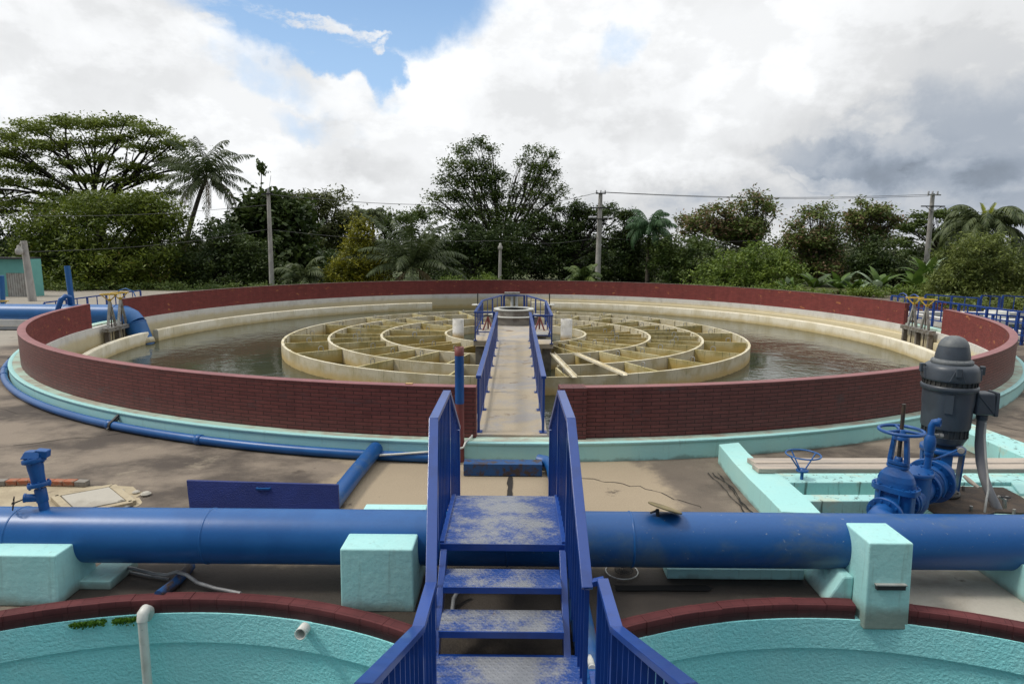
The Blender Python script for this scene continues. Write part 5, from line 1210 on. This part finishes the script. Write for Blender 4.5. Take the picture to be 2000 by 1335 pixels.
insul(t, wy(524, 375, 48)+Vector((0, 0, 0)), .3, .1); a_ = wy(524, 379, 48); arm(t, a_, .4)
build(MB().tube([wy(525, 375, 48), wy(529, 343, 48)], .015, 5), 'rod', 'steel', t)
t, b, ps = pole('short concrete lamp pole rising behind the far parapet near the centre', (976, 547), (977, 486), 48, .13, .10, 'lamp pole', 'lamp_pole', None)
build(MB().lathe([(.10, 0), (.17, .08), (.18, .22), (.10, .34), (.07, .5), (0, .52)], wy(977, 488, 48), n=12), 'lamp_head', 'vent_block', t)
t, b, pk = pole('thick leaning concrete pole with a hanging lamp beside the pale green building', (64, 590), (46, 470), 37, .22, .16, 'lamp pole', 'lamp_pole', None)
q = wy(37, 480, 36.6); build(MB().lathe([(.04, .28), (.09, .22), (.10, .12), (.19, .02), (.20, -.14), (.15, -.26), (0, -.28)], wy(37, 488, 36.6), n=14), 'lamp', 'vent_block', t)
build(MB().tube([wy(48, 474, 36.8), wy(40, 474, 36.6), wy(37, 480, 36.6)], .03, 6), 'lamp_arm', 'steel', t)
def wire(label, pts, r=.014):
    P = []
    for (a, b) in zip(pts, pts[1:]):
        for i in range(10): P.append(a.lerp(b, i/10)-Vector((0, 0, .35*math.sin(PI*i/10))))
    P.append(pts[-1]); tag(build(MB().tube(P, r, 4), 'power_line', 'wire'), label, 'wire', 'overhead wires')
wire('upper of two overhead wires from the centre pole to the leaning pole', [wl2(1176, 375), wr(1815, 380)], .02)
wire('lower of two overhead wires from the centre pole to the leaning pole', [wl2(1182, 376), wr(1814, 383)], .018)
wire('overhead wire from the centre pole behind the tall tree to the left pole', [wl2(1168, 376), wy(980, 398, 57), wy(526, 380, 48)], .02)
wire('long thin line crossing low before the trees between the outer poles', [wy(526, 448, 48), wy(977, 470, 48), wl2(1170, 463), wy(1500, 468, 56), wr(1812, 452)], .014)
wire('pale thin line from the left lamp pole to the left utility pole', [wy(50, 492, 37), wy(527, 447, 48)], .014)
wire('thin line leaving the left utility pole towards the left edge at crown height', [wy(524, 400, 48), wy(-20, 420, 45)], .014)
wire('wire leaving the leaning right pole for the right edge at crossarm height', [wr(1835, 404), wy(2040, 412, 50)], .018)
wire('wire leaving the leaning right pole for the right edge at mid height', [wr(1817, 450), wy(2040, 466, 50)], .016)
# ------------------------------------------------------------------ vegetation
def fast_mesh(name, verts, quads, m, parent=None, origin=(0, 0, 0)):
    me = bpy.data.meshes.new(name); v = np.asarray(verts, np.float32)-np.asarray(origin, np.float32); q = np.asarray(quads, np.int32)
    me.vertices.add(len(v)); me.vertices.foreach_set('co', v.ravel())
    k = q.shape[1]; me.loops.add(q.size); me.loops.foreach_set('vertex_index', q.ravel())
    me.polygons.add(len(q)); me.polygons.foreach_set('loop_start', np.arange(0, q.size, k, dtype=np.int32)); me.polygons.foreach_set('loop_total', np.full(len(q), k, np.int32))
    me.update(calc_edges=True); me.materials.append(MATS[m])
    o = bpy.data.objects.new(name, me); COL.objects.link(o)
    if parent is not None: o.parent = parent
    else: o.location = origin
    return o
def leaf_quads(rg, pos, size, aspect=.42, up=.35, droop=0.0):
    n = len(pos)
    d = rg.normal(size=(n, 3)); d[:, 2] = d[:, 2]*.55-droop; d /= np.linalg.norm(d, axis=1)[:, None]
    nn = rg.normal(size=(n, 3)); nn[:, 2] += up*3; s = np.cross(d, nn); s /= np.linalg.norm(s, axis=1)[:, None]+1e-9
    L = (size*rg.uniform(.6, 1.3, n))[:, None]
    a = pos-d*L*.5; b = pos+s*L*aspect*.5; c = pos+d*L*.5; e = pos-s*L*aspect*.5
    return np.stack([a, b, c, e], 1).reshape(-1, 3)
def crown(name, m, parent, blobs, n, size, seed, origin, nper=16, cl=2.0, shell=.5, flat=.7, droop=.1, aspect=.45, rough=.36):
    size *= 1.0; n = int(n*1.25); nper = int(nper*2.2)
    rg = np.random.default_rng(seed); B = np.array([[*b[0], b[1], b[2], b[3]] for b in blobs])
    w = (B[:, 3]*B[:, 5]*B[:, 4])**(2/3); w /= w.sum(); nc = max(1, n//nper)
    bi = rg.choice(len(B), nc, p=w); d = rg.normal(size=(nc, 3)); d /= np.linalg.norm(d, axis=1)[:, None]
    r = shell+(1-shell)*rg.random(nc)**.6; r *= rg.uniform(.80, 1.10, nc)
    # lobes and bites in every blob, different from blob to blob, and a few stray twigs outside
    ph = rg.uniform(0, 6.28, (len(B), 3)); fr = rg.uniform(2.2, 4.2, (len(B), 3))
    lob = sum(np.sin(d[:, j]*fr[bi, j]*1.6+ph[bi, j]) for j in range(3))/3
    r *= 1+rough*lob+rough*.5*np.sin(d[:, 0]*9+d[:, 2]*7+ph[bi, 1])
    st = rg.random(nc) < .07; r = np.where(st, r*rg.uniform(1.1, 1.32, nc), r)
    cc = B[bi, :3]+d*B[bi, 3:6]*r[:, None]
    k = rg.integers(nper//2, nper*3//2, nc); idx = np.repeat(np.arange(nc), k)
    off = rg.normal(size=(len(idx), 3))*size*cl*.5; off[:, 2] *= flat
    off *= np.repeat(rg.uniform(.6, 1.4, nc), k)[:, None]
    pos = cc[idx]+off; pos = pos[pos[:, 2] > .05]
    v = leaf_quads(rg, pos, size, aspect, droop=droop)
    o = fast_mesh(name, v, np.arange(len(v)).reshape(-1, 4), m, parent, origin)
    return o, cc
def limb(mb, a, b, r0, r1, bend=.12, rd=random, n=6, sides=6, up=0):
    L = (b-a).length; m1 = a.lerp(b, .45)+Vector((rd.uniform(-1, 1), rd.uniform(-1, 1), rd.uniform(-.4, .6)+up))*L*bend
    P = [a*(1-t)**2+m1*(2*t*(1-t))+b*t*t for t in [i/n for i in range(n+1)]]
    mb.tube(P, [r0+(r1-r0)*i/n for i in range(n+1)], sides, caps=False)
    return P
def pxblobs(Y, bl, dep=1.0):
    out = []
    for b in bl:
        px, py, rx = b[:3]; rz = b[3] if len(b) > 3 else rx
        yy = Y+(b[4] if len(b) > 4 else 0); c = wy(px, py, yy); s_ = yy/F_PX*1.01
        out.append((tuple(c), rx*s_, rx*s_*dep, rz*s_))
    return out
def tree(name, label, cat, Y, base_px, bl, m, n, size, seed, tr=.25, fork=.45, bark='bark', dep=1.0, group=None, nper=16, shell=.5, twigs=3, cl=2.0, flat=.7, aspect=.45, droop=.1, bend=.15, lr=.4, rough=.36):
    rd = random.Random(seed)
    if twigs >= 4 and name not in ('rain_tree', 'tall_tree'):      # airy crowns: several small clumps in place of each big one
        bl = [(b[0]+rd.uniform(-.75, .75)*b[2], b[1]+rd.uniform(-.8, .8)*b[3], b[2]*q, b[3]*q, rd.uniform(-1.5, 1.5)) for b in bl for q in [rd.uniform(.36, .62) for _ in range(4)]]
    B = pxblobs(Y, bl, dep)
    bx = wy(base_px, 560, Y); base = Vector((bx.x, Y, 0)); zc = min(b[0][2]-b[3] for b in B); zm = sum(b[0][2] for b in B)/len(B)
    t = thing(name, label, cat, tuple(base), group)
    o, cc = crown('crown', m, t, B, n, size, seed, tuple(base), nper=nper, shell=shell, cl=cl, flat=flat, aspect=aspect, droop=droop, rough=rough)
    fk = base+Vector((rd.uniform(-.3, .3), 0, max(.6, zm*fork)))
    mb = MB(); limb(mb, base, fk, tr, tr*.7, .04, rd, 5, 9)
    for b in B:
        c = Vector(b[0]); P = limb(mb, fk-Vector((0, 0, .1)), c, tr*lr*rd.uniform(.7, 1.2), tr*.10, bend, rd, 7, 6, up=.25)
        near = [Vector(q) for q in cc if (Vector(q)-c).length < max(b[1], b[3])*1.15]
        rd.shuffle(near)
        for q in near[:twigs]: limb(mb, P[rd.choice((3, 4, 5))], q, tr*.11, .012, .12, rd, 4, 4)
    build(mb, 'trunk', bark, t)
    return t
def frond(rg, c, az, el, L, droop, nl=30, lw=.05, ll=.8, hang=.6):
    P = []; p = np.array(c, float); e = el; st = L/16
    for i in range(17):
        P.append(p.copy()); d = np.array([math.cos(az)*math.cos(e), math.sin(az)*math.cos(e), math.sin(e)]); p = p+d*st; e -= droop/16*(.5+i/10)
    P = np.array(P); V = []
    side0 = np.array([-math.sin(az), math.cos(az), 0])
    for i in range(16):       # rachis
        w = .05*(1-i/18); a, b = P[i], P[i+1]; u = np.array([0, 0, w*.8])
        V += [a-side0*w, a+side0*w, b+side0*w*.9, b-side0*w*.9]; V += [a-u, a+u, b+u, b-u]
    for k in range(nl):
        f_ = .12+.87*k/nl; i = min(15, int(f_*16)); a = P[i]+(P[i+1]-P[i])*(f_*16-i); dr = (P[i+1]-P[i]); dr /= np.linalg.norm(dr)
        ln = ll*math.sin(PI*min(1, .18+f_*.82))**.6*rg.uniform(.85, 1.1)
        for s_ in (-1, 1):
            d = side0*s_*rg.uniform(.7, 1)+dr*rg.uniform(.5, .8)+np.array([0, 0, -hang*rg.uniform(.6, 1.4)]); d /= np.linalg.norm(d)
            m_ = a+d*ln*.5; e2 = d+np.array([0, 0, -hang*.8]); e2 /= np.linalg.norm(e2); tip = m_+e2*ln*.5
            w = dr*lw; V += [a-w*.6, a+w*.6, m_+w, m_-w]; V += [m_-w, m_+w, tip+w*.15, tip-w*.15]
    return V
def palm(name, label, Y, cpx, cpy, L, nf, seed, m='leaf_palm', trunk_to=None, el=(-.5, 1.3), dry=0, droop=1.2, hang=.6, tr=.16, nl=30, ll=.9, group=None, spear=False, azs=None, lw=.05):
    rg = np.random.default_rng(seed); c = wy(cpx, cpy, Y)
    bx = wy(trunk_to, 560, Y).x if trunk_to is not None else c.x
    base = Vector((bx, Y, 0)); t = thing(name, label, 'palm', tuple(base), group)
    V = []
    for i in range(nf):
        az = (azs[i % len(azs)] if azs else 2.399*i)+rg.uniform(-.2, .2); e = el[1]+(el[0]-el[1])*(i/nf)**.9
        V += frond(rg, c, az, e, L*rg.uniform(.85, 1.1), droop*rg.uniform(.7, 1.3), nl, lw, ll, hang)
    V = np.array(V); fast_mesh('crown', V, np.arange(len(V)).reshape(-1, 4), m, t, tuple(base))
    if dry:
        V = []
        for i in range(dry): V += frond(rg, c, 2.1*i+1, -.35+rg.uniform(-.2, .2), L*.85, 1.3, nl, lw, ll*.9, 1.3)
        V = np.array(V); fast_mesh('dry_fronds', V, np.arange(len(V)).reshape(-1, 4), 'leaf_palm_dry', t, tuple(base))
    if spear:
        V = []
        for i in range(4): V += frond(rg, c, 1.6*i, 1.35, L*.42, .3, 16, .05, .35, -.3)
        V = np.array(V); fast_mesh('young_fronds', V, np.arange(len(V)).reshape(-1, 4), 'leaf_palm_bright', t, tuple(base))
    mb = MB(); mid = base.lerp(c, .5)+Vector(((c.x-base.x)*-.18, 0, 0)); P = [base*(1-s_)**2+mid*2*s_*(1-s_)+c*s_*s_ for s_ in [i/14 for i in range(15)]]
    mb.tube(P, [tr*1.3-(tr*.5)*i/14 for i in range(15)], 9); build(mb, 'trunk', 'palm_bark', t)
    return t

# --- left group
tree('rain_tree', 'huge spreading umbrella-shaped tree with dark open limbs at the upper left', 'tree', 66, 205,
     [(-50, 290, 55, 26), (10, 265, 45, 18), (70, 250, 45, 14), (130, 240, 48, 12), (190, 242, 45, 10), (245, 237, 40, 9), (300, 258, 40, 10), (340, 280, 34, 9),
      (20, 300, 50, 11), (90, 285, 50, 11), (160, 278, 50, 9), (230, 272, 48, 9), (290, 292, 42, 9), (330, 312, 36, 8), (50, 330, 50, 9), (130, 318, 46, 8), (200, 312, 46, 8), (265, 325, 44, 8),
      (10, 355, 44, 10), (90, 358, 46, 9), (165, 350, 44, 8), (235, 352, 40, 8), (305, 345, 34, 7), (-30, 375, 45, 9), (355, 330, 20, 8), (120, 385, 42, 9), (190, 385, 40, 8), (30, 395, 40, 14), (90, 402, 36, 12), (-20, 410, 40, 16), (280, 385, 34, 9), (330, 375, 26, 10)],
     'leaf_rain', 34000, .31, 1, tr=.75, fork=.62, bark='dark_bark', dep=1.1, nper=18, shell=.15, twigs=4, cl=3.4, flat=.28, bend=.24, lr=.20)
tree('mango_tree', 'dense dark mango tree in full leaf below the umbrella-shaped tree', 'tree', 50, 200,
     [(200, 465, 95, 62), (125, 450, 58, 42), (280, 425, 55, 36), (200, 408, 66, 28), (120, 415, 50, 24), (275, 405, 50, 24), (70, 440, 34, 26), (330, 425, 30, 26), (85, 500, 45, 46), (318, 470, 45, 55), (240, 525, 105, 50), (130, 545, 70, 45), (330, 535, 46, 46), (170, 560, 90, 40), (270, 565, 80, 40)],
     'leaf_mango', 46000, .34, 2, tr=.4, bark='dark_bark', nper=22, shell=.7, twigs=1, cl=2.6, droop=.5, aspect=.34)
palm('coconut_palm', 'tall coconut palm with drooping fronds and yellowing lower leaves at the upper left', 58, 403, 345, 4.9, 30, 3, m='leaf_coconut', trunk_to=350, dry=5, droop=1.15, el=(-.55, 1.5), tr=.2, ll=1.0, hang=.8)
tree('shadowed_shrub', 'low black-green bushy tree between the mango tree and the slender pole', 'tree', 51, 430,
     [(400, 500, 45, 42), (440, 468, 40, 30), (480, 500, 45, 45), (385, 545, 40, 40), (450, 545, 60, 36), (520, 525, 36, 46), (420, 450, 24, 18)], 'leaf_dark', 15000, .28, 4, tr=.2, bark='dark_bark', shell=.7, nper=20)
tree('broadleaf_tree', 'dark broad-leaved tree crowding the slender utility pole', 'tree', 56, 545,
     [(545, 415, 42, 30), (500, 435, 32, 34), (575, 440, 34, 38), (560, 490, 48, 42), (530, 535, 50, 36), (600, 525, 32, 36), (492, 400, 20, 20), (525, 392, 20, 16), (470, 445, 22, 24)], 'leaf_dark', 9000, .55, 5, tr=.22, bark='dark_bark', shell=.6, nper=9, aspect=.6)
t = thing('tall_sapling', 'thin bare stem with one tuft of big leaves rising above the slender pole', 'tree', tuple(Vector((wy(508, 560, 57).x, 57, 0))))
B = pxblobs(57, [(511, 330, 4.5, 14)]); crown('crown', 'leaf_mid', t, B, 110, .42, 6, tuple(t.location), nper=4, aspect=.5, cl=.6, flat=1.3, droop=1.4, shell=.2)
build(MB().tube([t.location, wy(509, 400, 57), wy(511, 330, 57)], [.08, .06, .03], 6), 'trunk', 'bark', t)
tree('open_tree', 'grey-olive open-crowned tree farther back right of the slender pole', 'tree', 76, 640,
     [(600, 405, 40, 24), (640, 398, 34, 20), (665, 430, 42, 32), (620, 450, 55, 45), (692, 425, 22, 16), (575, 400, 25, 20), (680, 470, 50, 50)], 'leaf_olive', 13000, .38, 7, tr=.3, shell=.45, nper=18, twigs=5)
tree('golden_tree', 'conical tree with golden-green new leaves left of the low coconut palm', 'tree', 49, 705,
     [(707, 432, 13, 16), (706, 456, 23, 18), (704, 484, 32, 22), (702, 515, 42, 28), (730, 540, 34, 28), (668, 540, 34, 30), (700, 560, 50, 26)], 'leaf_yellow', 15000, .24, 8, tr=.16, shell=.75, nper=12, twigs=1, droop=.4, rough=.15)
palm('small_palm', 'small bluish palm head peeping out behind the golden conical tree', 64, 728, 422, 1.9, 18, 9, droop=2.0, ll=.6, el=(-.3, 1.4), nl=20)
tree('scrub_tree', 'thin twiggy scrub tree between the small palm and the low coconut palm', 'tree', 68, 765, [(765, 420, 28, 16), (790, 440, 30, 24), (745, 450, 30, 30), (820, 430, 24, 22)], 'leaf_mid', 4500, .32, 10, tr=.14, nper=14, twigs=5)
palm('coconut_palm', 'low young coconut palm with long pale arching fronds left of centre', 48, 805, 522, 5.2, 24, 11, m='leaf_coconut', trunk_to=805, droop=1.05, el=(.1, 1.45), ll=1.0, hang=.55, nl=38, dry=2)
palm('fan_palm', 'dark low palm in front of the broad-leaved tree at the parapet', 49, 590, 545, 2.6, 16, 12, droop=1.5, el=(.0, 1.3), ll=.8)
# --- centre
tree('tall_tree', 'tallest tree in the centre, airy crown of two lobes against the white cloud', 'tree', 62, 975,
     [(935, 278, 20, 10), (905, 296, 20, 11), (960, 292, 16, 10), (880, 325, 18, 11), (915, 322, 28, 15), (948, 322, 22, 15), (870, 350, 18, 10), (900, 352, 26, 14), (940, 352, 28, 16), (975, 345, 18, 16), (850, 385, 18, 10), (885, 382, 26, 12),
      (925, 388, 30, 15), (965, 380, 24, 16), (1045, 295, 18, 9), (1075, 302, 15, 9), (1020, 315, 14, 11), (1055, 325, 28, 14), (1085, 335, 14, 12), (1030, 345, 20, 14), (1065, 355, 28, 14), (1092, 372, 14, 10), (1010, 372, 22, 15), (1045, 382, 28, 14), (1080, 392, 20, 10),
      (860, 412, 24, 10), (900, 418, 28, 12), (945, 415, 28, 13), (990, 408, 30, 16), (1035, 412, 28, 13), (930, 445, 38, 14), (985, 440, 38, 18), (1035, 440, 34, 16)],
     'leaf_mid', 21000, .27, 20, tr=.42, fork=.34, nper=13, shell=.2, twigs=5, cl=2.5, bend=.14, lr=.26)
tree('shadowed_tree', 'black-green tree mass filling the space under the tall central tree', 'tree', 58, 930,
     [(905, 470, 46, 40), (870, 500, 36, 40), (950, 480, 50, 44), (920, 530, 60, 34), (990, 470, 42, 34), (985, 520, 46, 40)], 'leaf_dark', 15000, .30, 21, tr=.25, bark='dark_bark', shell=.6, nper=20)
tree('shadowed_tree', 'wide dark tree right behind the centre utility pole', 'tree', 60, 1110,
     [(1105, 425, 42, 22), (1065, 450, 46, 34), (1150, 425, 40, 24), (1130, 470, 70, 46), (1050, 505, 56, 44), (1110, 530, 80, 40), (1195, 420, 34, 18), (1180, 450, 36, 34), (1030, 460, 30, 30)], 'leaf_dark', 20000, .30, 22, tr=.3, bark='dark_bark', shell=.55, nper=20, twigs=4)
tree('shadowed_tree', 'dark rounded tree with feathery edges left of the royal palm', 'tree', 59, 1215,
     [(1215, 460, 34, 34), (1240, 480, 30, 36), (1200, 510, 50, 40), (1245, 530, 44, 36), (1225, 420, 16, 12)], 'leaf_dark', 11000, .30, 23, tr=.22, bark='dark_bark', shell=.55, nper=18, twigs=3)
palm('royal_palm', 'upright green palm standing against grey cloud right of the centre pole', 56, 1268, 450, 2.9, 26, 24, m='leaf_palm_fresh', droop=1.8, el=(.0, 1.5), ll=.9, nl=44, hang=.9, lw=.03)
palm('fan_palm', 'small bright palm just above the parapet under the centre utility pole', 47, 1140, 545, 1.9, 16, 25, m='leaf_mid', droop=1.3, el=(.1, 1.35), ll=.6)
tree('rusty_tree', 'open tree with rust-tipped foliage left of the gap in the tree line', 'tree', 62, 1470,
     [(1355, 425, 26, 14), (1395, 415, 34, 14), (1345, 448, 22, 16), (1420, 432, 34, 18), (1462, 408, 26, 16), (1490, 392, 24, 14), (1500, 415, 24, 18), (1455, 440, 38, 18), (1395, 445, 34, 16), (1490, 445, 28, 18), (1430, 462, 46, 18)],
     'leaf_rust', 11000, .34, 26, tr=.28, fork=.5, nper=16, shell=.3, twigs=6, cl=2.4)
tree('bright_shrub', 'lush green shrubs catching light below the rust-tipped tree', 'tree', 50, 1460,
     [(1440, 520, 50, 36), (1490, 505, 42, 36), (1400, 545, 46, 30), (1520, 540, 46, 34), (1465, 555, 60, 28)], 'leaf_bright', 12000, .26, 27, tr=.15, shell=.75, nper=20)
tree('viny_shrub', 'dark vine-hung shrub between the royal palm and the lush shrubs', 'tree', 55, 1350,
     [(1330, 490, 38, 30), (1365, 505, 40, 38), (1300, 520, 34, 40), (1350, 545, 56, 34), (1290, 480, 26, 24)], 'leaf_mid', 10000, .28, 28, tr=.18, shell=.65, nper=18)
tree('mixed_tree', 'tree with a rusty top and dark green lower crown behind the bananas', 'tree', 57, 1600,
     [(1590, 415, 28, 16), (1560, 435, 22, 14), (1615, 425, 26, 16), (1590, 445, 42, 24), (1570, 470, 38, 26), (1620, 470, 38, 32), (1600, 505, 54, 40), (1560, 520, 40, 34), (1640, 520, 34, 36)],
     'leaf_rust', 14000, .30, 29, tr=.26, fork=.45, nper=18, shell=.5, twigs=4)
tree('twiggy_tree', 'sparse twiggy tree with brown tips left of the leaning pole', 'tree', 58, 1680,
     [(1690, 402, 24, 12), (1710, 420, 28, 14), (1675, 425, 28, 18), (1740, 430, 16, 14), (1700, 445, 38, 16), (1670, 460, 26, 24), (1735, 455, 20, 12)],
     'leaf_rust', 6500, .30, 30, tr=.2, fork=.5, nper=14, shell=.25, twigs=7)
tree('columnar_shrub', 'dark upright shrub behind the bananas between the twiggy tree and the pole', 'tree', 54, 1720, [(1715, 495, 26, 30), (1720, 530, 34, 34), (1690, 520, 28, 36), (1760, 530, 30, 30)], 'leaf_dark', 8000, .28, 31, tr=.14, shell=.6, nper=18)
tree('layered_tree', 'flat-layered green tree right behind the leaning concrete pole', 'tree', 64, 1835,
     [(1845, 412, 26, 12), (1810, 425, 24, 10), (1860, 432, 28, 11), (1790, 450, 36, 13), (1835, 455, 40, 14), (1780, 480, 34, 18), (1830, 490, 46, 22)], 'leaf_mid', 9000, .32, 32, tr=.2, fork=.5, nper=20, shell=.35, twigs=5, flat=.35)
palm('oil_palm', 'thick dark drooping palm with a bright yellow spear at the right edge', 50, 1925, 442, 4.6, 34, 33, droop=2.2, el=(-.1, 1.2), ll=.9, nl=46, hang=.6, spear=True, tr=.3, lw=.06)
tree('mango_tree', 'rounded olive-green mango tree behind the railings at the right edge', 'tree', 42, 1915,
     [(1905, 500, 52, 30), (1862, 535, 40, 36), (1935, 535, 55, 38), (1980, 530, 36, 40), (1920, 480, 36, 18), (1842, 565, 30, 26), (1995, 575, 36, 26), (1910, 570, 70, 26)], 'leaf_rmango', 24000, .24, 34, tr=.22, shell=.8, nper=22, twigs=1, droop=.6, aspect=.3)
# --- bananas
def banana(i, px, py, Y, h, nl, lab, dry=1):
    rg = random.Random(50+i); c = wy(px, py, Y); b = Vector((c.x, Y, 0))
    t = thing('banana_plant', lab, 'banana plant', tuple(b), 'banana plants along the far parapet')
    build(MB().tube([b, Vector((b.x+rg.uniform(-.1, .1), Y, c.z))], [.14, .08], 8), 'stem', 'leaf_banana', t)
    for k in range(nl+dry):
        az = 2.4*k+rg.uniform(-.3, .3); e = rg.uniform(.55, 1.5) if k < nl else rg.uniform(-.9, -.2); L = h*rg.uniform(.8, 1.15)
        P = []; p = Vector((b.x, Y, c.z)); 
        for s_ in range(11):
            P.append(p.copy()); p = p+Vector((math.cos(az)*math.cos(e), math.sin(az)*math.cos(e), math.sin(e)))*L/10; e -= .035+.020*s_
        mb = MB(); sd_ = Vector((-math.sin(az), math.cos(az), 0)); vs = []
        for s_ in range(11):
            f_ = s_/10; w = .30*math.sin(PI*min(1, max(0, (f_-.08)/.92))**.8)*h/1.8*rg.uniform(.85, 1.05)+.01
            vs += [P[s_]-sd_*w+Vector((0, 0, -w*.35)), P[s_], P[s_]+sd_*w+Vector((0, 0, -w*.35))]
        mb.add(vs, [f for s_ in range(10) for f in ((s_*3, s_*3+1, s_*3+4, s_*3+3), (s_*3+1, s_*3+2, s_*3+5, s_*3+4))], smooth=True)
        build(mb, 'leaf', 'leaf_palm_dry' if k >= nl else ('leaf_banana_pale' if rg.random() < .22 else 'leaf_banana'), t)
bl_ = [(1540, 572, 1.5, 4, 'small banana plant at the left end of the banana row'), (1588, 560, 1.9, 6, 'banana plant with a pale upright leaf, second from the left'), (1640, 562, 2.1, 7, 'broad banana plant with yellowed leaf edges left of the twiggy tree'),
       (1668, 572, 1.6, 5, 'short banana plant tucked right of the broad one'), (1715, 562, 2.0, 6, 'banana plant in the middle of the row with brown hanging leaves'), (1748, 575, 1.7, 5, 'low banana plant leaning over the parapet near the sluice'),
       (1790, 560, 2.0, 6, 'banana plant left of the leaning pole with tattered brown leaves'), (1812, 545, 2.2, 6, 'tallest banana plant, right against the leaning pole'), (1835, 578, 1.4, 4, 'small banana plant between the pole and the round mango tree')]
for i, (px, py, h, nl, lab) in enumerate(bl_): banana(i, px, py+4, 46+(i % 3)*.8, h, nl+4, lab, 4)
# --- ground cover masses (nobody could count these)
def mass(name, label, m, spans, Y, n, size, seed, cat, ry=4, shell=.3):
    rg = random.Random(seed); B = []
    for (x0, x1, y0, y1) in spans:
        k = max(2, int((x1-x0)/45))
        for i in range(k):
            px = x0+(x1-x0)*(i+.5)/k+rg.uniform(-15, 15); py = rg.uniform(y0, y0+14); yy = Y+rg.uniform(-ry, ry); c = wy(px, py, yy); r_ = 34*yy/F_PX
            zt = c.z; B.append(((c.x, yy, zt*.5), r_, r_, max(.4, zt*.55)))
    o, _ = crown(name, m, None, B, n, size, seed, (0, 55, 0), nper=18, shell=shell, cl=2.2)
    struct(o, 'stuff'); tag(o, label, cat)
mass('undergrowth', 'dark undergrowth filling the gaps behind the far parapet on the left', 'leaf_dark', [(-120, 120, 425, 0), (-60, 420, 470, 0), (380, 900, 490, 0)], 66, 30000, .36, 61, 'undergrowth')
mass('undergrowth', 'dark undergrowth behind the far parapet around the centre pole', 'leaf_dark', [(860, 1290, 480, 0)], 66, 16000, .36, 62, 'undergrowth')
mass('brush', 'sunlit green brush behind the far parapet on the right', 'leaf_bright', [(1260, 1560, 490, 0), (1500, 1830, 505, 0)], 70, 16000, .36, 63, 'brush')
mass('brush', 'olive brush and weeds between the trees on the right', 'leaf_olive', [(1230, 2060, 500, 0)], 60, 16000, .30, 64, 'brush', ry=3)
mass('distant_woods', 'hazy line of distant woods beyond the fields', 'leaf_far', [(-80, 900, 458, 0), (850, 2100, 458, 0)], 170, 26000, 1.1, 65, 'woods', ry=18, shell=.2)
mass('low_weeds', 'low dark weeds growing just outside the far parapet on the left', 'leaf_mid', [(-120, 620, 552, 0)], 46, 9000, .2, 70, 'weeds', ry=1)
mass('low_weeds', 'low leafy weeds growing just outside the far parapet on the right', 'leaf_bright', [(1250, 1830, 556, 0)], 44.5, 9000, .18, 71, 'weeds', ry=1)
mass('weeds', 'light green weeds just above the far parapet left of the lamp pole', 'leaf_bright', [(870, 975, 536, 0)], 46, 3500, .2, 66, 'weeds', ry=1.5)
mass('flowering_shrubs', 'red-flecked garden shrubs low behind the right-hand railings', 'flower_red', [(1760, 1860, 588, 0)], 33, 900, .14, 67, 'shrubs', ry=1.5)
mass('garden_shrubs', 'green garden shrubs low behind the right-hand railings', 'leaf_rmango', [(1740, 2040, 585, 0)], 36, 9000, .2, 68, 'shrubs', ry=2)
